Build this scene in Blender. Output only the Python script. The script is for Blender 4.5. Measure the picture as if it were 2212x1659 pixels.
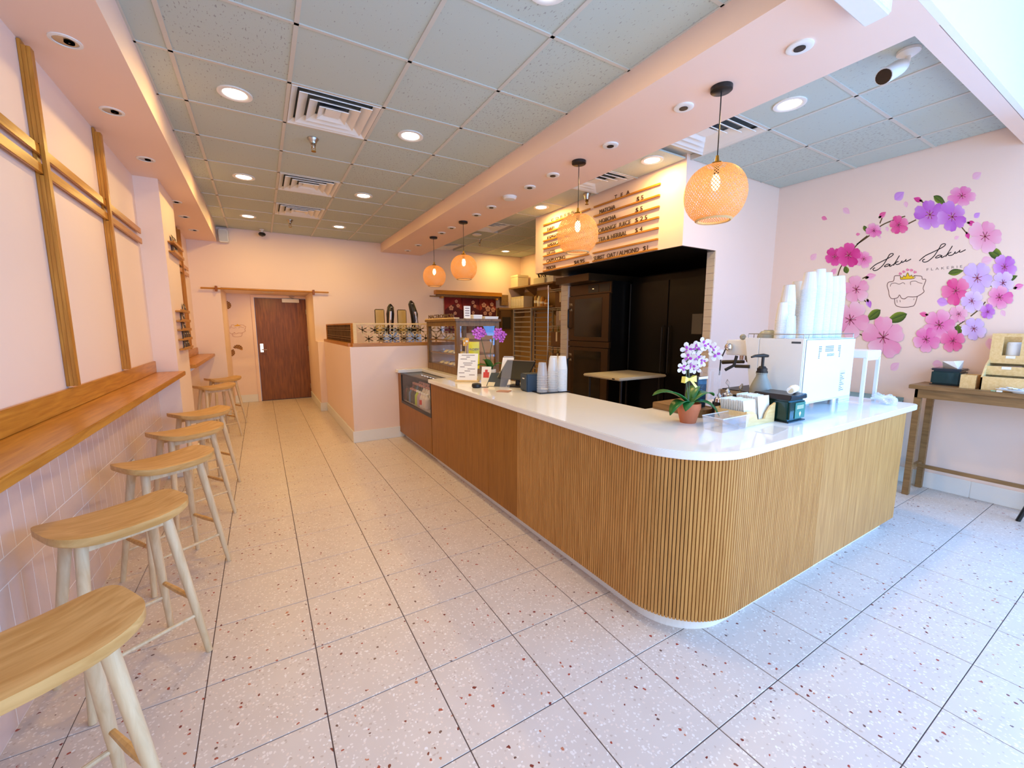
import bpy, bmesh, math, random
from mathutils import Vector, Matrix
random.seed(7)
R = math.radians
for o in list(bpy.data.objects):
    bpy.data.objects.remove(o)
scene = bpy.context.scene
COL = scene.collection

# ------------------------------------------------------------------ camera
CAM_F, CAM_YAW, CAM_PITCH, CAM_H = 897.07, 31.02, 7.77, 1.5
cd = bpy.data.cameras.new('camera')
cam = bpy.data.objects.new('camera', cd)
COL.objects.link(cam)
cd.sensor_width = 36.0
cd.lens = CAM_F / 2212 * 36.0
cd.clip_start = 0.02
cam.location = (0, 0, CAM_H)
cam.rotation_euler = (R(90 - CAM_PITCH), 0, R(-CAM_YAW))
scene.camera = cam

# ------------------------------------------------------------------ world, daylight, exposure
w = bpy.data.worlds.new('world'); scene.world = w; w.use_nodes = True
bg = w.node_tree.nodes['Background']
bg.inputs[0].default_value = (0.45, 0.70, 1.0, 1)
bg.inputs[1].default_value = 0.4
scene.view_settings.view_transform = 'Standard'
scene.view_settings.look = 'None'
scene.view_settings.gamma = 1.0
scene.view_settings.use_curve_mapping = False
scene.view_settings.exposure = -0.08

def area_light(name, loc, rot, sx, sy, power, col, shape='RECTANGLE'):
    l = bpy.data.lights.new(name, 'AREA'); l.shape = shape; l.size = sx
    if shape == 'RECTANGLE': l.size_y = sy
    l.energy = power; l.color = col
    o = bpy.data.objects.new(name, l); COL.objects.link(o)
    o.location = loc; o.rotation_euler = rot
    return o
# daylight through the storefront glass behind the camera: blue skylight slants down, sunlit pavement bounces warm light up
area_light('window_skylight', (2.7, -1.50, 1.95), (R(90-28), 0, 0), 4.8, 1.7, 165, (0.24, 0.54, 1.0))
area_light('added_side_skylight', (5.24, -.60, 1.75), (R(90-28), 0, R(90)), 1.7, 1.7, 150, (0.08, 0.38, 1.0))  # added source for the blue daylight from the right, unseen
area_light('window_pavement_bounce', (2.2, -1.50, .80), (R(90+22), 0, 0), 5.4, 1.0, 58, (1.0, 0.88, 0.72))

# ------------------------------------------------------------------ helpers
def lin(c):
    c = c / 255.0
    return c / 12.92 if c <= 0.04045 else ((c + 0.055) / 1.055) ** 2.4
def S(r, g, b): return (lin(r), lin(g), lin(b), 1.0)

def tag(o, label=None, cat=None, group=None, kind=None):
    if label: o['label'] = label
    if cat: o['category'] = cat
    if group: o['group'] = group
    if kind: o['kind'] = kind
    return o
def thing(name, label, cat, loc=(0, 0, 0), rz=0, group=None):
    o = bpy.data.objects.new(name, None); COL.objects.link(o)
    o.location = loc; o.rotation_euler = (0, 0, rz); o.empty_display_size = 0.05
    return tag(o, label, cat, group)
def copy_tree(o, parent=None):
    c = o.copy(); COL.objects.link(c); c.parent = parent
    for ch in [x for x in bpy.data.objects if x.parent == o]:
        copy_tree(ch, c)
    return c

class MB:
    def __init__(s): s.v = []; s.f = []; s.c = None
    def quadmesh(s, pts, faces):
        b = len(s.v); s.v += [tuple(p) for p in pts]; s.f += [tuple(b + i for i in f) for f in faces]; return s
    def box(s, x0, y0, z0, x1, y1, z1):
        return s.quadmesh([(x0,y0,z0),(x1,y0,z0),(x1,y1,z0),(x0,y1,z0),(x0,y0,z1),(x1,y0,z1),(x1,y1,z1),(x0,y1,z1)],
            [(0,3,2,1),(4,5,6,7),(0,1,5,4),(1,2,6,5),(2,3,7,6),(3,0,4,7)])
    def bar(s, p0, p1, w, h, up=(0,0,1)):
        p0 = Vector(p0); p1 = Vector(p1); d = (p1 - p0).normalized(); up = Vector(up)
        if abs(d.dot(up)) > .98: up = Vector((1,0,0))
        a = d.cross(up).normalized() * (w/2); b = a.cross(d).normalized() * (h/2)
        pts = [p + sa*a + sb*b for p in (p0, p1) for sa, sb in ((-1,-1),(1,-1),(1,1),(-1,1))]
        return s.quadmesh(pts, [(3,2,1,0),(4,5,6,7),(0,1,5,4),(1,2,6,5),(2,3,7,6),(3,0,4,7)])
    def tube(s, pts, r, n=8, caps=True):
        pts = [Vector(p) for p in pts]; rs = r if isinstance(r, (list, tuple)) else [r]*len(pts)
        rings = []; prev = None
        for i, p in enumerate(pts):
            d = (pts[min(i+1, len(pts)-1)] - pts[max(i-1, 0)]).normalized()
            if prev is None:
                u = Vector((0,0,1)) if abs(d.z) < .9 else Vector((1,0,0))
                a = d.cross(u).normalized()
            else:
                a = (prev - d*prev.dot(d)).normalized()
            prev = a; b = d.cross(a)
            base = len(s.v)
            for k in range(n):
                t = 2*math.pi*k/n; q = p + (a*math.cos(t) + b*math.sin(t))*rs[i]; s.v.append(tuple(q))
            rings.append(base)
        for i in range(len(rings)-1):
            for k in range(n):
                s.f.append((rings[i]+k, rings[i]+(k+1)%n, rings[i+1]+(k+1)%n, rings[i+1]+k))
        if caps:
            s.f.append(tuple(rings[0]+k for k in reversed(range(n)))); s.f.append(tuple(rings[-1]+k for k in range(n)))
        return s
    def lathe(s, prof, n=20, c=(0,0,0), cap0=True, cap1=True):
        rings = []
        for r, z in prof:
            base = len(s.v); rings.append(base)
            for k in range(n):
                t = 2*math.pi*k/n; s.v.append((c[0]+r*math.cos(t), c[1]+r*math.sin(t), c[2]+z))
        for i in range(len(rings)-1):
            for k in range(n):
                s.f.append((rings[i]+k, rings[i]+(k+1)%n, rings[i+1]+(k+1)%n, rings[i+1]+k))
        if cap0: s.f.append(tuple(rings[0]+k for k in reversed(range(n))))
        if cap1: s.f.append(tuple(rings[-1]+k for k in range(n)))
        return s
    def prism(s, poly, z0, z1, ax='z'):
        n = len(poly)
        def P(a, b, z): return (a,b,z) if ax == 'z' else ((z,a,b) if ax == 'x' else (a,z,b))
        b = len(s.v)
        s.v += [P(a, c, z0) for a, c in poly] + [P(a, c, z1) for a, c in poly]
        s.f.append(tuple(b+i for i in reversed(range(n)))); s.f.append(tuple(b+n+i for i in range(n)))
        for i in range(n):
            j = (i+1) % n; s.f.append((b+i, b+j, b+n+j, b+n+i))
        return s
    def mesh(s, name, bevel=0, seg=2):
        me = bpy.data.meshes.new(name); me.from_pydata([tuple(v) for v in s.v], [], s.f)
        bm = bmesh.new(); bm.from_mesh(me)
        bmesh.ops.recalc_face_normals(bm, faces=bm.faces)
        if bevel:
            es = [e for e in bm.edges if len(e.link_faces) == 2 and e.calc_face_angle(0) > .6]
            bmesh.ops.bevel(bm, geom=es, offset=bevel, segments=seg, affect='EDGES', clamp_overlap=True)
        bm.to_mesh(me); bm.free()
        return me
    def build(s, name, mat, parent=None, bevel=0, smooth=None, loc=None):
        me = s.mesh(name, bevel)
        me.materials.append(mat)
        if smooth is None: smooth = bool(bevel)
        if smooth:
            for p in me.polygons: p.use_smooth = True
            try: me.set_sharp_from_angle(angle=R(40))
            except Exception: pass
        o = bpy.data.objects.new(name, me); COL.objects.link(o)
        if parent: o.parent = parent
        if loc: o.location = loc
        return o

def struct(o): o['kind'] = 'structure'; return o
def one(mb, name, mat, label, cat, loc, group=None, **k):
    return tag(mb.build(name, mat, None, loc=loc, **k), label, cat, group)

# ------------------------------------------------------------------ materials
MATS = {}
def nm(name):
    m = bpy.data.materials.new(name); m.use_nodes = True
    nt = m.node_tree; b = nt.nodes['Principled BSDF']; MATS[name] = m
    return m, nt, b
def plain(name, c, rough=.5, metal=0, spec=.5, trans=0, ior=1.45, var=.06, vs=14, bump=0, bs=200, coat=0):
    m, nt, b = nm(name); N = nt.nodes; L = nt.links
    tc = N.new('ShaderNodeTexCoord'); no = N.new('ShaderNodeTexNoise'); no.inputs['Scale'].default_value = vs; no.inputs['Detail'].default_value = 3
    L.new(tc.outputs['Object'], no.inputs['Vector'])
    mx = N.new('ShaderNodeMix'); mx.data_type = 'RGBA'
    mx.inputs[6].default_value = tuple(x*(1-var) for x in c[:3]) + (1,); mx.inputs[7].default_value = tuple(min(1, x*(1+var)) for x in c[:3]) + (1,)
    L.new(no.outputs['Fac'], mx.inputs[0]); L.new(mx.outputs[2], b.inputs['Base Color'])
    b.inputs['Roughness'].default_value = rough; b.inputs['Metallic'].default_value = metal
    b.inputs['Specular IOR Level'].default_value = spec
    b.inputs['Coat Weight'].default_value = coat
    if trans: b.inputs['Transmission Weight'].default_value = trans; b.inputs['IOR'].default_value = ior
    if bump:
        n2 = N.new('ShaderNodeTexNoise'); n2.inputs['Scale'].default_value = bs; L.new(tc.outputs['Object'], n2.inputs['Vector'])
        bp = N.new('ShaderNodeBump'); bp.inputs['Strength'].default_value = bump; bp.inputs['Distance'].default_value = .003
        L.new(n2.outputs['Fac'], bp.inputs['Height']); L.new(bp.outputs[0], b.inputs['Normal'])
    return m
def wood(name, c1, c2, stretch=(1.2, 14, 14), rough=.45, spec=.4):
    m, nt, b = nm(name); N = nt.nodes; L = nt.links
    tc = N.new('ShaderNodeTexCoord'); mp = N.new('ShaderNodeMapping'); mp.inputs['Scale'].default_value = stretch
    oi = N.new('ShaderNodeObjectInfo'); mu = N.new('ShaderNodeMath'); mu.operation = 'MULTIPLY'; mu.inputs[1].default_value = 37
    L.new(oi.outputs['Random'], mu.inputs[0]); L.new(mu.outputs[0], mp.inputs['Location'])
    no = N.new('ShaderNodeTexNoise'); no.inputs['Scale'].default_value = 4; no.inputs['Detail'].default_value = 6; no.inputs['Distortion'].default_value = .6
    L.new(tc.outputs['Object'], mp.inputs['Vector']); L.new(mp.outputs[0], no.inputs['Vector'])
    cr = N.new('ShaderNodeValToRGB'); e = cr.color_ramp.elements
    e[0].position = .3; e[0].color = c1; e[1].position = .72; e[1].color = c2
    L.new(no.outputs['Fac'], cr.inputs[0]); L.new(cr.outputs[0], b.inputs['Base Color'])
    b.inputs['Roughness'].default_value = rough; b.inputs['Specular IOR Level'].default_value = spec
    bp = N.new('ShaderNodeBump'); bp.inputs['Strength'].default_value = .12; bp.inputs['Distance'].default_value = .002
    L.new(no.outputs['Fac'], bp.inputs['Height']); L.new(bp.outputs[0], b.inputs['Normal'])
    return m
def glow(name, c, k):
    m, nt, b = nm(name); b.inputs['Base Color'].default_value = c
    b.inputs['Emission Color'].default_value = c; b.inputs['Emission Strength'].default_value = k
    no = nt.nodes.new('ShaderNodeTexNoise'); no.inputs['Scale'].default_value = 3
    mr = nt.nodes.new('ShaderNodeMapRange'); mr.inputs[3].default_value = k*.96; mr.inputs[4].default_value = k*1.04
    nt.links.new(no.outputs['Fac'], mr.inputs[0]); nt.links.new(mr.outputs[0], b.inputs['Emission Strength'])
    return m
def clear(name, c, body=0.0, rough=.03, tint=(1,1,1,1), ior=1.4):
    """thin clear glass or plastic: straight-through, with a fresnel mirror skin and an optional cloudy body"""
    m, nt, b = nm(name); N = nt.nodes; L = nt.links
    tr = N.new('ShaderNodeBsdfTransparent'); tr.inputs[0].default_value = tint
    b.inputs['Base Color'].default_value = c; b.inputs['Roughness'].default_value = .3
    gl = N.new('ShaderNodeBsdfGlossy'); gl.inputs['Roughness'].default_value = rough; gl.inputs[0].default_value = (1, 1, 1, 1)
    lw = N.new('ShaderNodeLayerWeight'); lw.inputs[0].default_value = .5
    pw = N.new('ShaderNodeMath'); pw.operation = 'POWER'; pw.inputs[1].default_value = 5; L.new(lw.outputs['Facing'], pw.inputs[0])
    fr = N.new('ShaderNodeMath'); fr.operation = 'MULTIPLY_ADD'; fr.inputs[1].default_value = .38; fr.inputs[2].default_value = .025; L.new(pw.outputs[0], fr.inputs[0])
    no = N.new('ShaderNodeTexNoise'); no.inputs['Scale'].default_value = 4; mr = N.new('ShaderNodeMapRange'); mr.inputs[3].default_value = body*.9; mr.inputs[4].default_value = min(1, body*1.1)
    L.new(no.outputs['Fac'], mr.inputs[0])
    m1 = N.new('ShaderNodeMixShader'); L.new(mr.outputs[0], m1.inputs[0]); L.new(tr.outputs[0], m1.inputs[1]); L.new(b.outputs[0], m1.inputs[2])
    m2 = N.new('ShaderNodeMixShader'); L.new(fr.outputs[0], m2.inputs[0]); L.new(m1.outputs[0], m2.inputs[1]); L.new(gl.outputs[0], m2.inputs[2])
    L.new(m2.outputs[0], N['Material Output'].inputs['Surface'])
    return m
def vcol(name, rough=.7):
    m, nt, b = nm(name); at = nt.nodes.new('ShaderNodeAttribute'); at.attribute_name = 'paint'
    nt.links.new(at.outputs['Color'], b.inputs['Base Color']); b.inputs['Roughness'].default_value = rough
    return m
def terrazzo(name):
    m, nt, b = nm(name); N = nt.nodes; L = nt.links
    g = N.new('ShaderNodeNewGeometry'); no = N.new('ShaderNodeTexNoise'); no.inputs['Scale'].default_value = 60
    L.new(g.outputs['Position'], no.inputs['Vector'])
    sc = N.new('ShaderNodeVectorMath'); sc.operation = 'SCALE'; sc.inputs['Scale'].default_value = .016
    L.new(no.outputs['Color'], sc.inputs[0])
    ad = N.new('ShaderNodeVectorMath'); ad.operation = 'ADD'; L.new(g.outputs['Position'], ad.inputs[0]); L.new(sc.outputs[0], ad.inputs[1])
    def chips(scale, thr, rad):
        v = N.new('ShaderNodeTexVoronoi'); v.inputs['Scale'].default_value = scale; L.new(ad.outputs[0], v.inputs['Vector'])
        sp = N.new('ShaderNodeSeparateColor'); L.new(v.outputs['Color'], sp.inputs[0])
        a = N.new('ShaderNodeMath'); a.operation = 'GREATER_THAN'; a.inputs[1].default_value = thr; L.new(sp.outputs[0], a.inputs[0])
        rr = N.new('ShaderNodeMath'); rr.operation = 'MULTIPLY'; rr.inputs[1].default_value = rad; L.new(sp.outputs[2], rr.inputs[0])
        r2 = N.new('ShaderNodeMath'); r2.operation = 'ADD'; r2.inputs[1].default_value = rad*.45; L.new(rr.outputs[0], r2.inputs[0])
        d = N.new('ShaderNodeMath'); d.operation = 'LESS_THAN'; L.new(v.outputs['Distance'], d.inputs[0]); L.new(r2.outputs[0], d.inputs[1])
        mm = N.new('ShaderNodeMath'); mm.operation = 'MULTIPLY'; L.new(a.outputs[0], mm.inputs[0]); L.new(d.outputs[0], mm.inputs[1])
        return mm, sp
    big = N.new('ShaderNodeTexNoise'); big.inputs['Scale'].default_value = 5; L.new(g.outputs['Position'], big.inputs['Vector'])
    base = N.new('ShaderNodeMix'); base.data_type = 'RGBA'; base.inputs[6].default_value = S(206,190,180); base.inputs[7].default_value = S(219,204,194)
    L.new(big.outputs['Fac'], base.inputs[0])
    cur = base.outputs[2]
    for scale, thr, rad, stops in ((85, .45, .34, [(0,S(232,220,212)),(.6,S(226,208,196)),(1,S(196,176,164))]),
                                   (48, .80, .26, [(0,S(238,230,226)),(1,S(230,221,215))]),
                                   (31, .72, .24, [(0,S(120,46,40)),(.35,S(165,72,56)),(.7,S(110,80,72)),(1,S(190,120,92))])):
        mk, sp = chips(scale, thr, rad)
        cr = N.new('ShaderNodeValToRGB'); cr.color_ramp.interpolation = 'CONSTANT'
        els = cr.color_ramp.elements
        els[0].position, els[0].color = stops[0]; els[1].position, els[1].color = min(stops[-1][0], .85), stops[-1][1]
        for p, c in stops[1:-1]: e = els.new(p); e.color = c
        L.new(sp.outputs[1], cr.inputs[0])
        mx = N.new('ShaderNodeMix'); mx.data_type = 'RGBA'; L.new(mk.outputs[0], mx.inputs[0]); L.new(cur, mx.inputs[6]); L.new(cr.outputs[0], mx.inputs[7])
        cur = mx.outputs[2]
    L.new(cur, b.inputs['Base Color'])
    b.inputs['Roughness'].default_value = .34; b.inputs['Specular IOR Level'].default_value = .45
    return m
def fissured(name):
    m, nt, b = nm(name); N = nt.nodes; L = nt.links
    g = N.new('ShaderNodeNewGeometry'); mp = N.new('ShaderNodeMapping'); mp.inputs['Scale'].default_value = (60, 22, 1); L.new(g.outputs['Position'], mp.inputs['Vector'])
    v = N.new('ShaderNodeTexNoise'); v.inputs['Scale'].default_value = 1.6; v.inputs['Detail'].default_value = 2; L.new(mp.outputs[0], v.inputs['Vector'])
    oi = N.new('ShaderNodeObjectInfo')
    th = N.new('ShaderNodeMapRange'); th.inputs[3].default_value = .70; th.inputs[4].default_value = .62; L.new(oi.outputs['Random'], th.inputs[0])
    gt = N.new('ShaderNodeMath'); gt.operation = 'GREATER_THAN'; L.new(v.outputs['Fac'], gt.inputs[0]); L.new(th.outputs[0], gt.inputs[1])
    mx = N.new('ShaderNodeMix'); mx.data_type = 'RGBA'; mx.inputs[6].default_value = S(192,204,200); mx.inputs[7].default_value = S(160,164,164)
    L.new(gt.outputs[0], mx.inputs[0]); L.new(mx.outputs[2], b.inputs['Base Color']); b.inputs['Roughness'].default_value = .9
    b.inputs['Specular IOR Level'].default_value = .1
    return m

PINK = plain('pink_wall_paint', S(245,220,206), .55, var=.015, vs=2, bump=.05, bs=300)
PINKS = plain('pink_soffit_paint', S(245,216,200), .55, var=.015, vs=2)
WHITE = plain('white_trim_paint', S(236,236,234), .4, var=.02)
WCEIL = plain('white_drywall', S(246,242,240), .7, var=.01)
FTILE = terrazzo('terrazzo_tile'); GROUT = plain('dark_grout', S(92,74,70), .9, var=.15, vs=40)
CTILE = fissured('acoustic_tile'); TBAR = plain('tee_bar_enamel', S(206,205,198), .45, var=.02)
WTILE = plain('glazed_wall_tile', S(222,196,188), .16, var=.03, vs=6, coat=.3); WGRT = plain('pale_grout', S(240,232,228), .9)
KTILE = plain('cream_subway_tile', S(214,204,186), .22, var=.03)
OAKO = wood('orange_oak', S(170,104,26), S(206,142,52), (14, 1.0, 14), .3)
OAKV = wood('orange_oak_upright', S(168,104,28), S(202,140,56), (14, 14, 1.0), .33)
OAKR = wood('orange_oak_cross', S(170,106,28), S(204,142,54), (1.0, 14, 14), .33)
PANEL = wood('counter_veneer', S(132,82,20), S(164,108,38), (18, 18, .9), .42)  # deeper orange-brown includes the warm light on the counter's left side
SLAT = wood('tambour_oak', S(172,118,56), S(206,152,84), (18, 18, .9), .45)
SLATB = plain('tambour_backing', S(96,58,22), .6)
SEAT = wood('seat_ash', S(196,148,84), S(222,180,118), (1.4, 10, 10), .4)
ASH = wood('leg_ash', S(206,178,138), S(230,208,172), (10, 10, 1.2), .45)
DOORW = wood('dark_oak_door', S(108,62,22), S(150,94,42), (10, 10, .8), .4)
QUARTZ = plain('white_quartz', S(240,239,236), .09, var=.02, vs=6, spec=.6)
BLACK = plain('black_enamel', S(22,22,24), .35); BLACKP = plain('black_plastic', S(26,26,30), .45)
DSTEEL = plain('dark_steel', S(30,26,23), .32, .6, var=.1, vs=3); STEEL = plain('brushed_steel', S(176,174,168), .28, 1, var=.05)
CHROME = plain('chrome', S(222,222,222), .1, 1); ALU = plain('dull_aluminium', S(170,164,146), .4, .7)
WPLAST = plain('white_plastic', S(238,238,236), .4, var=.015); MACHW = plain('machine_white_enamel', S(238,240,240), .28, var=.01)
PAPER = plain('white_paper', S(244,242,236), .8, var=.02); CREAM = plain('cream_card', S(226,214,180), .7)
GLASS = clear('clear_glass', (1,1,1,1), 0, .01); PLAS = clear('clear_plastic', (.92,.95,1,1), .07, .08)
GREENG = clear('green_smoked_plastic', S(14,62,54), .55, .06, S(60,130,118)); SMOKE = clear('smoked_plastic', S(40,44,50), .65, .12, S(90,95,105))
INK = plain('black_ink', S(30,22,24), .7); INKG = plain('grey_ink', S(120,104,104), .7)
BAMBOO = plain('bamboo_strand', S(228,188,132), .5, var=.12, vs=60); BRASS = plain('aged_brass', S(150,116,48), .35, 1)
TERRA = plain('terracotta', S(196,112,74), .75, var=.05, vs=30); LEAFM = plain('orchid_leaf', S(30,104,42), .35, var=.25, vs=12)
OLIVEM = plain('orchid_stem', S(70,88,52), .5); YELLOW = plain('yellow_ribbon', S(248,238,120), .5)
SPLY = wood('light_plywood', S(222,186,124), S(238,208,152), (2, 14, 14), .5)
WALN = wood('dull_brown_wood', S(122,92,56), S(156,120,78), (12, 1.2, 12), .45)
CASEW = wood('case_wood', S(104,72,30), S(140,104,52), (10, 10, 1.4), .42)
LAMPE = glow('downlight_lens', (1, .86, .62, 1), 14); BULBE = glow('filament_bulb', (1, .74, .40, 1), 16)
NAVY = plain('navy_plastic', S(38,58,78), .45); PAINT = vcol('mural_paint')
TANP = plain('shade_tan_cladding', S(178,142,84), .45, var=.05, vs=3)
# ------------------------------------------------------------------ room dimensions
HC = 3.10; XL = -0.90; XR = 5.30; YB = 8.42; YF = -1.60; YD = 9.85; HH = 3.60
SOFX = -0.50; SOFZ = 2.87; BX0, BX1, BZ = 2.105, 2.90, 2.94; BY0 = 0.835; BY1 = 0.925
MX, MY0, MY1, MZ = 3.62, 2.766, 5.335, 2.30
KX = 4.17

def wallbox(name, x0, y0, z0, x1, y1, z1, mat=None, parent=None):
    o = MB().box(x0, y0, z0, x1, y1, z1).build(name, mat or PINK, parent)
    if not parent: struct(o)
    return o
# floor: grout bed with individual terrazzo tiles
floor = wallbox('floor', XL-.1, YF-.1, -.10, XR+.1, YD+.1, -.0025, GROUT)
FX0, FDX, FY0, FDY = -.2984, .4195, 1.5931, .4072
tile_me = MB().box(-FDX/2+.002, -FDY/2+.002, -.012, FDX/2-.002, FDY/2-.002, 0).mesh('tile', .0012, 1)
tile_me.materials.append(FTILE)
rest = MB()
def clip_cell(i, j):
    x0, x1 = FX0+FDX*i, FX0+FDX*(i+1); y0, y1 = FY0+FDY*j, FY0+FDY*(j+1)
    return max(x0, XL), min(x1, XR), max(y0, YF), min(y1, YD)
for i in range(-2, 14):
    for j in range(-8, 21):
        x0, x1, y0, y1 = clip_cell(i, j)
        if x1-x0 < .02 or y1-y0 < .02: continue
        cx, cy = (x0+x1)/2, (y0+y1)/2
        if cy > YB and not (-.6 < cx < 1.0): continue
        if cy > 5.75 and cx > 1.1: near = False
        elif cx > 1.75 and cy > 1.35 and not (cx > 3.9 and cy < 2.9): near = False
        elif cy < 0.35 or (cy < .9 and cx < -.4): near = False
        else: near = True
        if near:
            o = bpy.data.objects.new('tile', tile_me); COL.objects.link(o); o.parent = floor
            o.location = (cx, cy, 0); o.scale = ((x1-x0)/FDX, (y1-y0)/FDY, 1)
        else:
            rest.box(x0+.002, y0+.002, -.012, x1-.002, y1-.002, 0)
tag(rest.build('hidden_floor_tiles', FTILE, floor), kind='stuff')

# walls
wl = wallbox('wall_left', XL-.12, YF, 0, XL, YB, HC+.2)
wallbox('wall_right', XR, .42, 0, XR+.12, YB+.12, HH)
wallbox('wall_right_front', XR, YF, 2.75, XR+.12, .42, HH); wallbox('wall_right_sill', XR, YF, 0, XR+.12, .42, .30)
win_added = struct(MB().box(XR+.05, YF, .30, XR+.058, .42, 2.75).build('window_2_added', GLASS))  # unseen window, added so blue side light reaches the floor
for y in (YF, -.62, .36): MB().box(XR+.02, y, .30, XR+.09, y+.06, 2.75).build('mullion', BLACK, win_added)
wallbox('wall_pillar', XL, 5.20, 0, -.72, 5.98, SOFZ)
# back wall around the door alcove
AX0, AX1, AZ = -.515, .858, 2.15
wb = wallbox('wall_back', XL-.12, YB, 0, AX0, YB+.12, HC+.2)
wallbox('wall_back_east', AX1, YB, 0, XR, YB+.12, HC+.2)
wallbox('wall_back_lintel', AX0, YB, AZ, AX1, YB+.12, HC+.2)
wallbox('wall_alcove_west', AX0-.1, YB+.12, 0, AX0, YD, AZ+.1)
wallbox('wall_alcove_east', AX1, YB+.12, 0, AX1+.1, YD, AZ+.1)
wallbox('ceiling_alcove', AX0, YB+.12, AZ, AX1, YD, AZ+.1)
DX0, DX1, DZ = -.068, .864, 2.09
wallbox('wall_alcove_back', AX0-.1, YD, 0, DX0-.002, YD+.1, AZ+.1)
wallbox('wall_alcove_back_top', DX0-.002, YD, DZ+.002, AX1+.1, YD+.1, AZ+.1)
# half wall around the prep corner
hw = wallbox('wall_half', .962, 5.60, 0, 2.62, 5.72, 1.25)
wallbox('wall_half_side', .962, 5.72, 0, 1.08, YB, 1.25)
wallbox('wall_stub', AX1, 8.10, 0, .962, YB, 1.25)
# kitchen: bulkhead with the menu, pink return wall and tiled ends
wallbox('wall_bulkhead', MX, MY0, MZ, XR, MY1, HC+.05)
MB().box(MX+.012, MY0+.012, MZ-.006, XR-.004, MY1-.004, MZ-.0005).build('dark_underside_sheet', DSTEEL, bpy.data.objects['wall_bulkhead'])  # dark sheet added to make the bulkhead underside black
wallbox('wall_return', KX, MY0, 0, XR, MY0+.10, MZ)
wallbox('wall_kitchen_stub', KX, 5.225, 0, XR, 5.40, MZ)
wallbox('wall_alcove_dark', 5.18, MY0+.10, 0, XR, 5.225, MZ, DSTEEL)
# storefront behind the camera
wf = wallbox('wall_front', XL-.12, YF-.12, 0, XR+.12, YF, .25, WCEIL)
wallbox('wall_front_top', XL-.12, YF-.12, 2.95, XR+.12, YF, HH, WCEIL)
wallbox('wall_front_side', XL-.12, YF-.12, .25, XL+.35, YF, 2.95, WCEIL)
win = struct(MB().box(XL+.35, YF-.07, .25, XR+.12, YF-.062, 2.95).build('window_1', GLASS))
for k, x in enumerate((XL+.35, .9, 2.3, 3.8, XR-.06)):
    MB().box(x, YF-.10, .25, x+.06, YF-.03, 2.95).build('mullion', BLACK, win)
# soffits, beam, upper front
wallbox('trim_1', XL, YF, SOFZ, SOFX, YB, HC+.05, PINKS)
wallbox('trim_2', BX0, BY0, BZ, BX1, YB, HC+.05, PINKS)
wallbox('trim_3', BX1, BY0+.004, BZ, XR, BY1, HC+.05, PINKS)
wallbox('trim_4', SOFX, BY0-.03, BZ, XR, BY0-.0005, HH, WCEIL)
wallbox('ceiling_front', XL, YF, HH, XR, BY0, HH+.05, WCEIL)
wallbox('wall_left_upper', XL-.12, YF, HC+.2, XL, BY0, HH, WCEIL)

# suspended ceiling: slab, then each acoustic tile and tee bar
ceil = wallbox('ceiling', XL, BY0, HC+.05, XR, YB, HC+.12, TBAR)
GX = [SOFX, -.3357, .2783, .8923, 1.5063, BX0]; GY = [3.312+.6225*j for j in range(-4, 9)]
GY = [max(BY0, y) for y in GY]; GY[-1] = YB
RX = [BX1, 3.678, 4.290, 4.904, XR]; RY = [BY1, 1.455, 2.037, MY0]
KY = [MY0+.62*k for k in range(10)]; KY = [y for y in KY if y < YB-.1] + [YB]
VENT = []
def ceil_tile(x0, x1, y0, y1):
    o = bpy.data.objects.new('ceiling_tile', ctile_me); COL.objects.link(o); o.parent = ceil
    o.location = ((x0+x1)/2, (y0+y1)/2, HC); o.scale = (x1-x0-.02, y1-y0-.02, 1)
ctile_me = MB().box(-.5, -.5, .004, .5, .5, .018).mesh('ceiling_tile'); ctile_me.materials.append(CTILE)
def tee(x0, y0, x1, y1):
    MB().box(x0, y0, HC-.002, x1, y1, HC+.045).build('tee_bar', TBAR, ceil)
vents_main = [(1, 3), (1, 6), (1, 8)]        # column, row of the square diffusers
main_rows = {}
for ci in range(5):
    for rj in range(len(GY)-1):
        if (ci == 2 and rj in (4, 7, 9)): VENT.append((GX[ci], GX[ci+1], GY[rj], GY[rj+1])); continue
        ceil_tile(GX[ci], GX[ci+1], GY[rj], GY[rj+1])
for x in GX[1:-1]: tee(x-.012, BY0, x+.012, YB)
for a, b in ((SOFX, SOFX+.012), (BX0-.012, BX0)): tee(a, BY0, b, YB)
for y in GY[1:-1]: tee(SOFX, y-.010, BX0, y+.010)
VR = []
for rj in range(3):
    for ci in range(4):
        if ci == 0 and rj == 2: VR.append((RX[0]+.02, RX[1], RY[2], RY[3]-.12)); continue
        ceil_tile(RX[ci], RX[ci+1], RY[rj], RY[rj+1])
for x in RX[1:-1]: tee(x-.010, BY1, x+.010, MY0)
for y in RY[1:-1]: tee(BX1, y-.012, XR, y+.012)
for rj in range(len(KY)-1):
    if rj in (1, 5, 8): VR.append((BX1+.09, 3.60 if rj == 1 else 3.52, KY[rj], KY[rj+1]))
    elif KY[rj] < MY1-.3: ceil_tile(BX1, MX, KY[rj], KY[rj+1])
    if KY[rj] >= MY1-.3:
        xs = [3.62, 4.29, 4.904, XR]
        if rj not in (1, 5, 8): ceil_tile(BX1, 3.62, KY[rj], KY[rj+1])
        for a in range(3): ceil_tile(xs[a], xs[a+1], max(KY[rj], MY1), KY[rj+1])
for y in KY[1:-1]: tee(BX1, y-.010, MX if y < MY1 else XR, y+.010)
for x in (3.62, 4.29, 4.904): tee(x-.012, MY1, x+.012, YB)

# kitchen corner cladding; its tan paints in the dim yellowish light falloff there
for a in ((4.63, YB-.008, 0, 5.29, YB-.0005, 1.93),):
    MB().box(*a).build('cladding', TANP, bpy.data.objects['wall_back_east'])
MB().box(XR-.008, 5.41, 0, XR-.0005, YB-.01, 2.30).build('cladding', TANP, bpy.data.objects['wall_right'])
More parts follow.
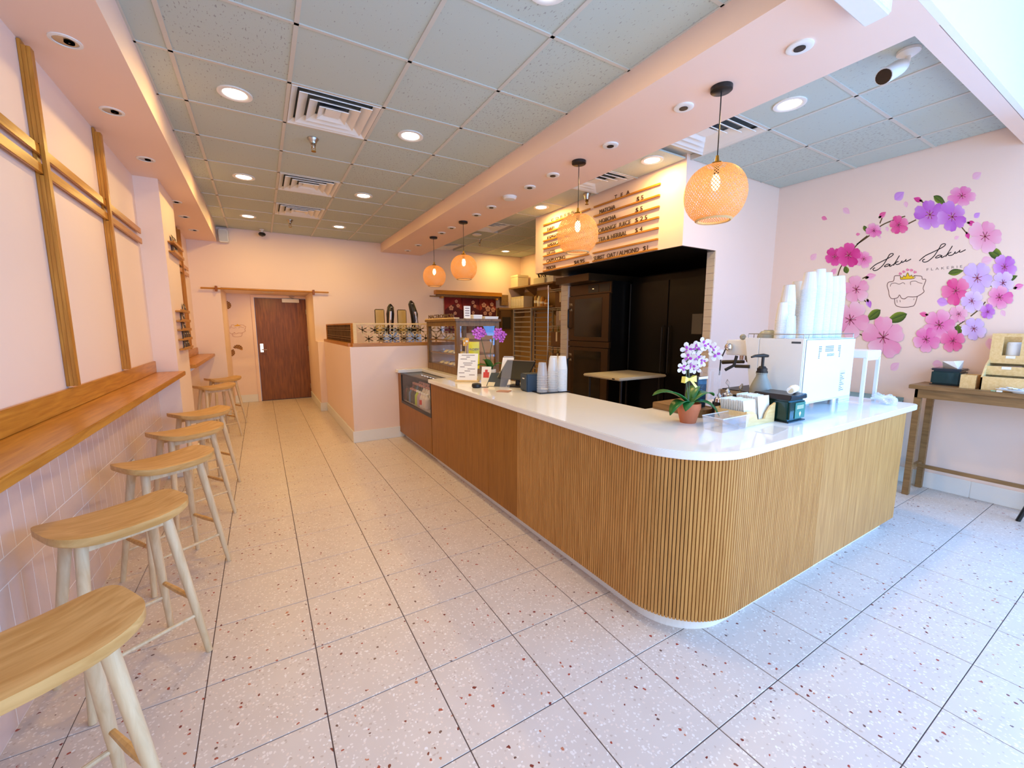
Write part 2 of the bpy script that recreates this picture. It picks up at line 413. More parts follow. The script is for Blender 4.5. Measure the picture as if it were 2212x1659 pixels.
# baseboards
def base(name, x0, y0, x1, y1, h=.15): return struct(MB().box(x0, y0, 0, x1, y1, h).build(name, WHITE, bevel=.004))
base('baseboard_half', .946, 5.584, 1.62, 5.60); base('baseboard_half_side', .946, 5.60, .962, 8.084)
base('baseboard_stub', AX1-.016, 8.084, .962, 8.10); base('baseboard_alcove', AX0, YD-.016, DX0-.06, YD)
base('baseboard_alcove_east', AX1-.016, 8.10, AX1, YD-.1)
base('baseboard_pillar', -.90, 5.184, -.704, 5.20); base('baseboard_pillar_side', -.72, 5.20, -.704, 5.98)
base('baseboard_right', XR-.016, BY1, XR, MY0); base('baseboard_left', XL, 5.98, XL+.016, YB); base('baseboard_back', XL, YB-.016, AX0, YB)
base('baseboard_right_front', XR-.016, YF, XR, BY1)
base('baseboard_return', KX+.03, MY0-.016, XR-.02, MY0)

# stacked tile wainscot on the left wall
def wtile(y0, y1, z0, z1):
    o = bpy.data.objects.new('wainscot_tile', wtile_me); COL.objects.link(o); o.parent = wl
    o.location = (XL, (y0+y1)/2, (z0+z1)/2); o.scale = (1, y1-y0-.005, z1-z0-.005)
wtile_me = MB().box(-.002, -.5, -.5, .0078, .5, .5).mesh('wainscot_tile'); wtile_me.materials.append(WTILE)
MB().box(XL, .9, 0, XL+.0072, 5.2, 1.03).build('wainscot_grout', WGRT, wl)
for z0, z1 in ((.635, .935), (.225, .532)):
    k = 0; y = 1.19
    while y < 5.18:
        wtile(y, min(y+.0965, 5.198), z0, z1); y += .0965
for z0, z1, off in ((.935, 1.03, .1), (.532, .635, .02), (.122, .225, .15), (.0, .122, .0)):
    y = 1.0 + off
    while y < 5.18:
        wtile(y, min(y+.29, 5.198), z0, z1); y += .29
# cream subway tiles on the two kitchen wall ends
def ktile(p, sx, sy, sz, par):
    MB().box(-sx/2, -sy/2, -sz/2, sx/2, sy/2, sz/2).build('subway_tile', KTILE, par, loc=p)
kt = bpy.data.objects['wall_return']; ks = bpy.data.objects['wall_kitchen_stub']
kme = MB().box(-.008, -.046, -.036, .002, .046, .036).mesh('subway_tile'); kme.materials.append(KTILE)
kms = MB().box(-.008, -.084, -.036, .002, .084, .036).mesh('subway_tile'); kms.materials.append(KTILE)
for k in range(30):
    z = MZ - .039 - k*.0762
    if z < .04: break
    for me, yy, pr in ((kme, MY0+.05, kt), (kms, 5.3125, ks)):
        o = bpy.data.objects.new('subway_tile', me); COL.objects.link(o); o.parent = pr; o.location = (KX, yy, z)
# ------------------------------------------------------------------ ceiling fixtures
def diffuser(x0, x1, y0, y1, label):
    cx, cy = (x0+x1)/2, (y0+y1)/2; hx, hy = (x1-x0)/2-.014, (y1-y0)/2-.014
    t = thing('air_diffuser', label, 'vent', (cx, cy, HC), 0, 'square ceiling air diffusers')
    def ring(h, k0, z0, k1, z1, name, mat=WPLAST):
        m = MB(); P = []
        for k, z in ((k0, z0), (k1, z1)):
            P += [(-hx*k, -hy*k, z), (hx*k, -hy*k, z), (hx*k, hy*k, z), (-hx*k, hy*k, z)]
        m.quadmesh(P, [(i, (i+1) % 4, 4+(i+1) % 4, 4+i) for i in range(4)])
        o = m.build(name, mat, t); md = o.modifiers.new('thick', 'SOLIDIFY'); md.thickness = .006; return o
    ring(0, 1, .001, .86, .030, 'frame')
    for k in (.83, .59, .35): ring(0, k, -.004, k-.21, .034, 'vane')
    MB().box(-hx*.18, -hy*.18, .004, hx*.18, hy*.18, .012).build('core', WPLAST, t)
    MB().box(-hx*.98, -hy*.98, .044, hx*.98, hy*.98, .05).build('backing', plainD, t)
    MB().lathe([(.10, .040), (.10, .0438)], 16).build('duct_collar', NAVY, t)
    return t
plainD = plain('dark_duct', S(92,100,102), .7)
for v, n in zip(VENT, ('nearest the storefront', 'second from the storefront', 'closest to the back wall')):
    diffuser(*v, 'white louvred diffuser in the main ceiling, ' + n)
for v, n in zip(VR, ('over the espresso end of the counter', 'beside the menu bulkhead', 'past the menu bulkhead', 'above the cloth curtain by the back wall')):
    diffuser(*v, 'white louvred diffuser in the service side ceiling ' + n)

def downlight(x, y, label, group, power=12, z=HC, r=.085):
    t = thing('downlight', label, 'light', (x, y, z), 0, group)
    MB().lathe([(r+.02, .004), (r+.02, -.003), (r, -.006), (r*.86, .0), (r*.84, .004)], 24, cap0=False, cap1=False).build('trim_ring', WPLAST, t, smooth=True)
    MB().lathe([(.004, .001), (r*.86, .001), (r*.86, .003), (.004, .003)], 24).build('lens', LAMPE, t)
    a = area_light('lamp', (0, 0, -.008), (0, 0, 0), r*1.6, 0, power, (1, .64, .18), 'DISK'); a.parent = t
    return t
K = 1.032
MLX = (-.035*K, 1.165*K); MLY = (3.55*K, 5.365*K, 7.165*K)
for yy, n in zip(MLY, ('nearest row', 'middle row', 'farthest row')):
    for xx, s in zip(MLX, ('on the stool side', 'on the counter side')):
        downlight(xx, yy, 'lit round recessed downlight in the main ceiling, %s, %s' % (n, s), 'lit main ceiling downlights')
downlight(1.253*K, 1.75*K, 'lit round recessed downlight at the top edge of the photo over the aisle', 'lit main ceiling downlights')
for (x, y), n in zip(((3.298, 1.699), (3.26, 2.872), (3.252, 4.67), (4.443, 7.647)),
    ('above the espresso machine', 'at the front corner of the menu bulkhead', 'at the far end of the menu', 'over the kitchen racks by the back wall')):
    downlight(x*K, y*K, 'lit round recessed downlight ' + n, 'lit service side downlights', 15)

downlight(.17, 9.15, 'round recessed downlight in the low alcove ceiling before the door', 'lit main ceiling downlights', 7, AZ)  # unseen lamp, added to brighten the alcove and its door
# unlit chrome downlights under the left soffit
for (x, y), n in zip(((-.703, 2.982), (-.709, 3.748), (-.703, 4.633), (-.70, 5.987), (-.712, 6.711), (-.708, 7.545)),
    ('nearest', 'second', 'third', 'fourth', 'fifth', 'farthest')):
    t = thing('soffit_downlight', 'small unlit chrome downlight under the pink left soffit, %s of six' % n, 'light', (x*1.007, y*1.007, SOFZ), 0, 'unlit soffit downlights')
    MB().lathe([(.062, 0), (.062, -.004), (.048, -.006), (.046, 0)], 20, cap0=False, cap1=False).build('trim_ring', WPLAST, t, smooth=True)
    MB().lathe([(.046, -.003), (.03, -.0015), (.004, -.001)], 20, cap0=False).build('reflector', STEEL, t, smooth=True)
    MB().lathe([(.020, -.006), (.004, -.006), (.004, -.002), (.020, -.002)], 14, (.012, .004, 0)).build('lamp_face', BLACK, t)
# black-eyed pucks under the beam
PY = (1.224, 1.898, 2.553, 3.297, 3.687, 4.502, 4.901, 5.694, 6.071, 7.154, 7.746)
names = ('first', 'second', 'third', 'fourth', 'fifth', 'sixth', 'seventh', 'eighth', 'ninth', 'tenth', 'eleventh')
for y, n in zip(PY, names):
    t = thing('puck_light', 'small white puck light with black eye under the pink beam, %s from the storefront' % n, 'light', (2.494, y*1.0286, BZ), 0, 'puck lights under the beam')
    MB().lathe([(.062, 0), (.062, -.008), (.052, -.012), (.036, -.010)], 22).build('ring', WPLAST, t, smooth=True)
    MB().lathe([(.027, -.009), (.027, -.0135), (.003, -.0135)], 18).build('eye', BLACK, t)
t = thing('smoke_detector', 'plain round white smoke detector under the pink beam between puck lights', 'detector', (2.484, 4.063*1.0286, BZ))
MB().lathe([(.075, 0), (.075, -.014), (.06, -.03), (.01, -.034)], 24).build('cover', WPLAST, t, smooth=True)
MB().lathe([(.080, 0), (.080, -.006)], 24).build('base_ring', WPLAST, t)
t = thing('smoke_detector', 'round white detector on the kitchen ceiling beside the sprinkler', 'detector', (3.232*K, 6.522*K, HC-.002))
MB().lathe([(.08, 0), (.08, -.012), (.06, -.02), (.01, -.022)], 24).build('cover', WPLAST, t, smooth=True)
MB().lathe([(.085, 0), (.085, -.005)], 24).build('base_ring', WPLAST, t)

def sprinkler(x, y, label):
    t = thing('sprinkler', label, 'sprinkler', (x, y, HC), 0, 'pendent fire sprinklers')
    MB().lathe([(.045, .004), (.045, -.004), (.03, -.022), (.026, -.04)], 16).build('escutcheon', STEEL, t, smooth=True)
    MB().lathe([(.016, -.04), (.020, -.055), (.014, -.062), (.010, -.075)], 12).build('body', STEEL, t, smooth=True)
    MB().tube([(.012, 0, -.06), (.016, 0, -.085), (.004, 0, -.10)], .0025, 6).tube([(-.012, 0, -.06), (-.016, 0, -.085), (-.004, 0, -.10)], .0025, 6).build('arms', BRASS, t)
    MB().lathe([(.02, -.104), (.02, -.10)], 14).build('deflector', BRASS, t)
sprinkler(.486*K, 4.014*K, 'chrome fire sprinkler hanging just behind the nearest air diffuser')
sprinkler(.483*K, 7.108*K, 'chrome fire sprinkler near the back wall behind the farthest diffuser')
sprinkler(3.473*K, 6.899*K, 'chrome fire sprinkler on the kitchen ceiling')
t = thing('wall_sprinkler', 'chrome sprinkler head at the top of the menu bulkhead between the two lists', 'sprinkler', (3.50, 4.06, 3.06))
MB().lathe([(.045, .04), (.045, .03), (.03, .0), (.026, -.03)], 16).build('escutcheon', STEEL, t, smooth=True)
MB().lathe([(.016, -.03), (.02, -.05), (.012, -.06), (.010, -.075)], 12).build('body', BRASS, t, smooth=True)
MB().lathe([(.022, -.085), (.022, -.08)], 14).build('deflector', BRASS, t)
MB().tube([(0, 0, -.07), (0, 0, -.083)], .004, 6).build('pin', BRASS, t)

# cameras, speaker, emergency light
t = thing('security_camera', 'white bullet security camera on the ceiling corner above the mural wall', 'camera', (3.36, 1.09, HC))
MB().lathe([(.055, .003), (.055, -.012), (.03, -.03)], 20).build('mount', WPLAST, t, smooth=True)
MB().tube([(0, 0, -.02), (-.004, .0, -.055), (-.03, .01, -.075)], .014, 10).build('bracket', WPLAST, t, smooth=True)
d = Vector((-.72, .12, -.42)).normalized()
p0 = Vector((-.022, .01, -.075)); p1 = p0 + d*.20
MB().tube([p0, p0+d*.012, p0+d*.05, p1], [.02, .034, .042, .043], 18).build('barrel', WPLAST, t, smooth=True)
MB().tube([p1-d*.004, p1+d*.004], .039, 18).build('lens_face', BLACK, t)
t = thing('ceiling_camera', 'small black-faced camera hanging at the back wall beside the speaker', 'camera', (.137, 8.25, HC))
MB().lathe([(.035, .003), (.035, -.01), (.014, -.02), (.014, -.05)], 14).build('mount', WPLAST, t, smooth=True)
MB().lathe([(.01, -.11), (.045, -.095), (.055, -.07), (.04, -.05), (.012, -.045)], 18).build('dome', BLACK, t, smooth=True)
for (x, y), n in zip(((3.02, 3.34), (2.985, 4.19), (2.985, 5.42)), ('nearest', 'middle', 'farthest')):
    t = thing('mini_camera', 'tiny white bullet camera peeking out beside the pink beam, %s of three' % n, 'camera', (x, y, HC-.002), 0, 'small cameras along the beam')
    MB().lathe([(.025, .001), (.025, -.01), (.010, -.02), (.010, -.045)], 12).build('mount', WPLAST, t, smooth=True)
    MB().tube([(.05, .03, -.05), (.04, .024, -.052), (-.045, -.03, -.075)], [.012, .022, .024], 14).build('barrel', WPLAST, t, smooth=True)
    MB().tube([(-.044, -.03, -.075), (-.050, -.033, -.0765)], .021, 14).build('lens_face', BLACK, t)
t = thing('wall_speaker', 'small white box speaker high on the back wall beside the soffit', 'speaker', (-.402, YB, 2.86))
MB().prism([(-.075, 0), (.075, 0), (.062, -.12), (-.062, -.12)], 0, .20).build('cabinet', WPLAST, t, bevel=.012)
MB().box(-.055, -.1245, .015, .055, -.121, .185).build('grille', plain('grey_grille', S(200,204,210), .6), t)
t = thing('emergency_light', 'white box fixture hanging under the pink beam at the top edge of the photo', 'light', (2.24, .93, BZ))
MB().box(-.26, -.05, -.075, .24, .05, 0).build('housing', WPLAST, t, bevel=.008)
MB().box(-.22, -.053, -.06, .20, -.05, -.012).build('front_lens', PAPER, t)

# woven pendant lamps
RS = .182
def prof(t):
    ph = R(14) + t*R(139)
    return (RS*math.sin(ph)**.82, RS*.98*math.cos(ph)*(.96 if ph < math.pi/2 else 1.0))
def weave():
    m = MB(); NS = 20; NT = 58
    for sgn in (-1, 1):
        for k in range(NT):
            th0 = 2*math.pi*k/NT; base = len(m.v)
            for i in range(NS+1):
                t = i/NS; r, z = prof(t); th = th0 + sgn*1.9*t
                wd = .0036/max(r, .03); r2 = r + sgn*.0009
                m.v.append((r2*math.cos(th-wd), r2*math.sin(th-wd), z)); m.v.append((r2*math.cos(th+wd), r2*math.sin(th+wd), z))
            for i in range(NS): m.f.append((base+2*i, base+2*i+1, base+2*i+3, base+2*i+2))
    me = bpy.data.meshes.new('shade'); me.from_pydata(m.v, [], m.f)
    return me
mS, nt, b = nm('woven_shade')
b.inputs['Base Color'].default_value = S(228,182,122); b.inputs['Roughness'].default_value = .5
trn = nt.nodes.new('ShaderNodeBsdfTranslucent'); trn.inputs[0].default_value = S(238,184,118)
nz = nt.nodes.new('ShaderNodeTexNoise'); nz.inputs['Scale'].default_value = 40
mr = nt.nodes.new('ShaderNodeMapRange'); mr.inputs[3].default_value = .4; mr.inputs[4].default_value = .6
mxs = nt.nodes.new('ShaderNodeMixShader'); nt.links.new(nz.outputs['Fac'], mr.inputs[0]); nt.links.new(mr.outputs[0], mxs.inputs[0])
nt.links.new(b.outputs[0], mxs.inputs[1]); nt.links.new(trn.outputs[0], mxs.inputs[2])
nt.links.new(mxs.outputs[0], nt.nodes['Material Output'].inputs['Surface'])
shade_me = weave(); shade_me.materials.append(mS)
def pendant(y, zc, label):
    t = thing('pendant_lamp', label, 'lamp', (2.494, y, BZ), 0, 'woven pendant lamps under the beam')
    MB().lathe([(.062, 0), (.062, -.022), (.056, -.027), (.006, -.028)], 24).build('canopy', BLACK, t, smooth=True)
    dz = zc - BZ
    MB().tube([(0, 0, -.02), (0.002, 0, dz*.5), (0, 0, dz+.20)], .0035, 8).build('cord', BLACK, t)
    MB().lathe([(.009, dz+.225), (.012, dz+.20), (.013, dz+.19), (.030, dz+.185), (.034, dz+.172), (.020, dz+.165)], 14).build('socket_cap', BRASS, t, smooth=True)
    MB().lathe([(.016, dz+.165), (.016, dz+.12), (.012, dz+.115)], 12).build('socket', BLACK, t)
    s = bpy.data.objects.new('shade', shade_me); COL.objects.link(s); s.parent = t; s.location = (0, 0, dz)
    r, z = prof(1.0)
    MB().lathe([(r+.010, dz+z+.012), (r+.014, dz+z+.002), (r+.004, dz+z-.005), (r-.006, dz+z), (r-.004, dz+z+.01)], 28, cap0=False, cap1=False).build('rim', BAMBOO, t, smooth=True)
    MB().lathe([(.004, dz+.118), (.016, dz+.112), (.026, dz+.075), (.023, dz+.045), (.010, dz+.022), (.002, dz+.02)], 14).build('bulb', BULBE, t, smooth=True)
    l = bpy.data.lights.new('lamp', 'POINT'); l.energy = .8; l.color = (1, .66, .34); l.shadow_soft_size = .03
    lo = bpy.data.objects.new('lamp', l); COL.objects.link(lo); lo.parent = t; lo.location = (0, 0, dz-.01)
for y, n in ((1.687, 'large nearest woven rattan pendant lamp in front of the pink return wall'), (3.01, 'woven rattan pendant lamp hanging in front of the menu board'),
             (5.45, 'higher woven rattan pendant lamp left of the menu board, nearer of the far pair'), (6.60, 'farthest woven rattan pendant lamp near the back wall')):
    pendant(y, 2.325, n)
# ------------------------------------------------------------------ stools
def make_stool():
    t = thing('bar_stool', 'stool', 'stool', (0, 0, 0), 0, 'saddle seat bar stools along the wall shelf')
    m = MB(); NR, NT = 8, 44; a, bb = .228, .158
    def pt(r, th):
        c, s = math.cos(th), math.sin(th); e = .52
        return (a*r*math.copysign(abs(c)**e, c), bb*r*math.copysign(abs(s)**e, s))
    def zt(x, y): return .712 + .036*abs(x/a)**2.6 - .004*(1-(y/bb)**2)
    def zb(x, y): return .672 + .036*abs(x/a)**2.6
    idx = []
    m.v.append((0, 0, zt(0, 0))); 
    for i in range(1, NR+1):
        row = []
        for k in range(NT):
            x, y = pt(i/NR, 2*math.pi*k/NT); row.append(len(m.v)); m.v.append((x, y, zt(x, y) - (.004 if i == NR else 0)))
        idx.append(row)
    low = []
    for f, dz in ((1.0, .008), (.975, .001), (.9, 0)):
        row = []
        for k in range(NT):
            x, y = pt(f, 2*math.pi*k/NT); row.append(len(m.v)); m.v.append((x, y, zb(x, y)+dz*.8))
        low.append(row)
    for k in range(NT): m.f.append((0, idx[0][k], idx[0][(k+1) % NT]))
    allr = idx + low
    for i in range(len(allr)-1):
        for k in range(NT): m.f.append((allr[i][k], allr[i+1][k], allr[i+1][(k+1) % NT], allr[i][(k+1) % NT]))
    m.f.append(tuple(low[-1]))
    m.build('seat', SEAT, t, smooth=True)
    F = {}
    for sx in (-1, 1):
        for sy in (-1, 1):
            top = Vector((sx*.135, sy*.070, .69)); foot = Vector((sx*.203, sy*.172, 0)); F[sx, sy] = (top, foot)
            MB().tube([top, top.lerp(foot, .45), foot], [.0215, .019, .0135], 12).build('leg', ASH, t, smooth=True)
    def at(k, z): a0, b0 = F[k]; return a0.lerp(b0, (a0.z - z)/a0.z)
    for p, q, z, r in (((-1, -1), (1, -1), .19, .0085), ((-1, 1), (1, 1), .19, .0085)):
        MB().tube([at(p, z), at(q, z)], r, 8).build('long_stretcher', ASH, t, smooth=True)
    for p, q, z, r in (((1, -1), (1, 1), .27, .011), ((-1, -1), (-1, 1), .27, .011)):
        MB().tube([at(p, z), at(p, z).lerp(at(q, z), .5), at(q, z)], [r*.8, r*1.15, r*.8], 8).build('side_stretcher', SEAT, t, smooth=True)
    for sy in (-1, 1):
        MB().bar(at((-1, sy), .655), at((1, sy), .655), .018, .035).build('apron', ASH, t)
    return t
st = [(-.548, 1.40, 32, 'nearest'), (-.556, 2.275, 32, 'second'), (-.525, 3.13, 34, 'third'), (-.525, 3.955, 33, 'fourth'), (-.52, 4.76, 32, 'fifth')]
stool = make_stool()
for k, (x, y, a, n) in enumerate(st):
    o = stool if k == 0 else copy_tree(stool)
    o.location = (x-.015, y, 0); o.rotation_euler.z = R(a)
    o['label'] = 'pale wood saddle seat bar stool before the pillar, %s from the camera' % n
for (x, y, a, n) in ((-.58, 6.83, 30, 'nearer'), (-.545, 7.76, 28, 'farther')):
    o = copy_tree(stool); o.location = (x, y, 0); o.rotation_euler.z = R(a)
    o['label'] = 'pale wood saddle seat bar stool beyond the pillar, %s of the two there' % n
    o['group'] = 'saddle seat bar stools by the far wall shelf'

# ------------------------------------------------------------------ wall shelves and timber lattices on the left wall
def wall_shelf(y0, y1, label):
    t = thing('wall_shelf', label, 'shelf', (XL, (y0+y1)/2, 1.03)); h = (y1-y0)/2
    MB().box(0.001, -h, 0, .235, h, .042).build('board', OAKO, t, bevel=.004)
    MB().box(0.001, -h, .043, .020, h-.02, .15).build('back_board', OAKO, t, bevel=.003)
    for yy in (-h*.7, 0, h*.7):
        MB().prism([(.001, -.16), (.001, 0), (.19, 0), (.19, -.02)], yy-.012, yy+.012, 'y').build('bracket', WHITE, t)
    return t
wall_shelf(.95, 5.19, 'long orange oak wall shelf with upstand above the near stools')
wall_shelf(5.99, 8.39, 'short orange oak wall shelf beyond the pillar near the back wall')
def lattice(y0, y1, posts, label):
    t = thing('wall_lattice', label, 'wall lattice', (XL, y0, 1.19))
    for y in posts:
        MB().box(.001, y-y0-.022, 0, .015, y-y0+.022, SOFZ-1.19-.005).build('back_post', OAKV, t, bevel=.002)
        MB().box(.030, y-y0-.022, .0, .046, y-y0+.022, SOFZ-1.19-.03).build('front_post', OAKV, t, bevel=.002)
        MB().box(.015, y-y0-.022, 0, .030, y-y0+.022, 1.06).build('packer', OAKV, t)
        MB().box(.015, y-y0-.022, 1.21, .030, y-y0+.022, SOFZ-1.19-.03).build('packer', OAKV, t)
    for z in (2.255, 2.345):
        MB().box(.0155, 0, z-1.19, .0295, y1-y0, z-1.19+.05).build('rail', OAKO, t, bevel=.002)
lattice(.95, 5.13, (2.05, 3.10, 4.14), 'orange timber lattice of crossed posts and rails on the wall above the near shelf')
lattice(6.0, 8.1, (7.5,), 'orange timber lattice post and rails on the wall beyond the pillar')

# little display ledges on the pillar
lz = ((2.330, 2), (2.238, 2), (1.655, 1), (1.556, 1), (1.464, 1), (1.366, 3), (1.268, 2))
ln = ('top', 'second', 'third', 'fourth', 'fifth', 'sixth', 'bottom')
for k, (z, n) in enumerate(lz):
    t = thing('pillar_ledge', 'narrow yellow wood display ledge on the pillar side, %s of seven' % ln[k], 'ledge', (-.72, 5.68, z), 0, 'display ledges on the pillar')
    MB().box(.001, -.31, 0, .05, .31, .014).build('ledge_board', OAKR, t, bevel=.002)
    MB().box(.044, -.31, .0142, .05, .31, .028).build('lip', OAKR, t)
    for q in range(n):
        yy = (-.10 + q*.15) if k < 2 else (.02 + q*.15 if k != 2 else .2)
        pq = thing('small_card', 'small dark printed card standing on the %s ledge of the pillar' % ln[k], 'card', (-.69, 5.68+yy, z+.0145), 0, 'dark cards on pillar ledges')
        MB().quadmesh([(0, -.055, 0), (.004, -.055, 0), (.004, .055, 0), (0, .055, 0), (-.018, -.055, .085), (-.014, -.055, .085), (-.014, .055, .085), (-.018, .055, .085)],
            [(0,3,2,1),(4,5,6,7),(0,1,5,4),(1,2,6,5),(2,3,7,6),(3,0,4,7)]).build('card_face', plain('dark_card', S(70,48,30), .5), pq)
        MB().box(-.0095, -.04, .05, -.0055, .04, .056).build('print_line', CREAM, pq)
# white wall outlet under the near shelf
t = thing('wall_outlet', 'white power outlet with plug on the tiled wall under the shelf', 'outlet', (XL+.009, 4.05, .40))
MB().box(0, -.035, 0, .006, .035, .115).build('plate', WPLAST, t, bevel=.002)
MB().box(.006, -.018, .06, .03, .018, .095).build('plug', WPLAST, t, bevel=.003)

# ------------------------------------------------------------------ door, rod, alcove prints
dr = struct(MB().box(DX0+.005, YD+.012, .008, DX1-.005, YD+.055, DZ-.006).build('door_1', DOORW, bevel=.002))
for a in ((DX0-.055, YD-.02, 0, DX0, YD+.1, DZ+.055), (DX1, YD-.02, 0, AX1+.06, YD+.1, DZ+.055), (DX0, YD-.02, DZ, DX1, YD+.1, DZ+.055)):
    MB().box(*a).build('door_frame', PINKS, dr, bevel=.003)
MB().box(DX0+.045, YD+.002, 1.00, DX0+.10, YD+.012, 1.17).build('lock_plate', CHROME, dr, bevel=.002)
MB().tube([(DX0+.073, YD+.006, 1.05), (DX0+.073, YD-.04, 1.05), (DX0+.16, YD-.045, 1.05)], .010, 10).build('lever_handle', CHROME, dr, smooth=True)
MB().lathe([(.02, 0), (.02, .012)], 14, (DX0+.073, YD-.002, 1.115)).build('lock_cylinder', CHROME, dr)
MB().box(DX0+.49, YD-.05, DZ-.085, DX0+.80, YD+.012, DZ-.012).build('door_closer', WPLAST, dr, bevel=.004)
MB().bar((DX0+.72, YD-.03, DZ-.012), (DX0+.62, YD-.06, DZ+.03), .02, .008).bar((DX0+.62, YD-.06, DZ+.03), (DX0+.72, YD-.025, DZ+.035), .02, .008).build('closer_arm', STEEL, dr)
for z in (.25, 1.05, 1.82):
    MB().tube([(DX1-.008, YD+.002, z-.05), (DX1-.008, YD+.002, z+.05)], .009, 8).build('hinge', STEEL, dr)
t = thing('curtain_rod', 'thin wooden curtain rod on two brackets above the door alcove', 'curtain rod', (.17, YB-.05, 2.125))
MB().tube([(-.94, 0, 0), (.95, 0, .006)], .014, 10).build('rod', OAKR, t, smooth=True)
for x in (-.735, .70):
    MB().box(x-.016, -.03, -.045, x+.016, .0485, .04).build('bracket', plain('rod_bracket', S(150,84,30), .5), t, bevel=.003)

def flat_poly(pts, y, x0, z0, s): return [(x0+px*s, y, z0+pz*s) for px, pz in pts]
def ribbon(pts, wd, closed=False, sub=6):
    """smooth flat stroke through 2-D points; returns quads as 2-D"""
    P = [Vector((p[0], p[1])) for p in pts]; out = []; n = len(P)
    segs = n if closed else n-1
    for i in range(segs):
        p0 = P[(i-1) % n] if (closed or i > 0) else P[0]; p1 = P[i]; p2 = P[(i+1) % n]; p3 = P[(i+2) % n] if (closed or i+2 < n) else P[-1]
        for k in range(sub):
            t = k/sub
            out.append(.5*((2*p1) + (p2-p0)*t + (2*p0-5*p1+4*p2-p3)*t*t + (3*p1-p0-3*p2+p3)*t**3))
    out.append(P[0] if closed else P[-1])
    L = []; 
    for i, p in enumerate(out):
        d = out[min(i+1, len(out)-1)] - out[max(i-1, 0)]
        d = d.normalized() if d.length > 1e-9 else Vector((1, 0)); nrm = Vector((-d.y, d.x))
        w2 = wd/2 if not callable(wd) else wd(i/(len(out)-1))/2
        L.append((p+nrm*w2, p-nrm*w2))
    return L
def strokes_mesh(strokes, mapf, depth=None):
    m = MB()
    for pts, wd in strokes:
        L = ribbon(pts, wd); b = len(m.v)
        for a, c in L: m.v.append(mapf(a.x, a.y)); m.v.append(mapf(c.x, c.y))
        for i in range(len(L)-1): m.f.append((b+2*i, b+2*i+1, b+2*i+3, b+2*i+2))
    return m
CUPCAKE = [([(1030,985),(1040,1060),(1080,1090),(1160,1098),(1240,1090),(1290,1065),(1325,960)], 8),
 ([(1110,690),(1060,690),(1030,700),(1015,760),(955,775),(935,820),(955,890),(960,940),(990,985),(1040,985),(1075,970),(1095,940),(1120,980),(1160,990),(1200,965),(1240,965),(1285,965),(1330,955),(1410,900),(1400,850),(1435,745),(1390,735),(1380,700),(1310,690),(1280,690)], 8),
 ([(975,830),(990,795),(1040,785),(1090,800),(1140,780),(1165,800)], 6), ([(1240,810),(1240,770),(1300,760),(1340,780),(1390,790)], 6),
 ([(1060,1000),(1065,1040)], 6), ([(1100,1005),(1103,1032)], 6), ([(1285,985),(1278,1005)], 6)]
CROWN = [(1110,740),(1105,700),(1130,720),(1150,690),(1172,705),(1200,652),(1225,698),(1250,682),(1265,708),(1287,690),(1280,727)]
yA = YD - .003
def alc(cx, cz, s): return lambda u, v: (cx+(u-1185)*s, yA, cz-(v-860)*s)
t = thing('alcove_emblem', 'pink and brown line drawing of a crowned muffin on the alcove wall', 'wall emblem', (-.385, YD, 1.45))
f = alc(0, 0, .00058); g = lambda u, v: (f(u, v)[0], -.003, f(u, v)[2])
strokes_mesh(CUPCAKE, g).build('outline', plain('brown_line', S(176,112,80), .7), t)
m = MB(); m.v = [g(*p) for p in CROWN]; m.v = [(x, -.004, z) for x, y, z in m.v]; m.f = [tuple(range(len(CROWN)))]
m.build('crown', plain('crown_yellow', S(236,180,40), .6), t)
def croissant(x, z, rz, label, sx=1):
    t = thing('pastry_sticker', label, 'sticker', (x, YD, z))
    m = MB(); bands = MB(); n = 14
    for i in range(n):
        a = R(-70 + 140*i/(n-1)) + rz; w2 = .035*math.cos(R(-80 + 160*i/(n-1)))+.006
        for rr in (.07-w2, .07+w2): m.v.append((rr*math.cos(a)-.06, -.003, rr*math.sin(a)))
    for i in range(n-1): m.f.append((2*i, 2*i+1, 2*i+3, 2*i+2))
    m.build('pastry', plain('pastry_brown', S(196,140,70), .6), t)
    for i in range(1, 7):
        a0 = R(-66 + 20*i) + rz; a1 = a0 + R(8); w2 = .035*math.cos(R(-66+20*i)*1.1)+.006
        b = len(bands.v)
        for a, rr in ((a0, .07-w2), (a1, .07-w2), (a1+.06, .07+w2), (a0+.06, .07+w2)): bands.v.append((rr*math.cos(a)-.06, -.004, rr*math.sin(a)))
        bands.f.append((b, b+1, b+2, b+3))
    bands.build('stripes', plain('pastry_dark', S(84,52,24), .6), t)
croissant(-.50, 1.03, R(-40), 'brown croissant sticker low on the alcove wall')
croissant(-.352, 1.05, R(70), 'brown layered pastry sticker beside the door frame')
croissant(-.50, 1.93, R(-10), 'dark pastry sticker half hidden at the alcove edge')
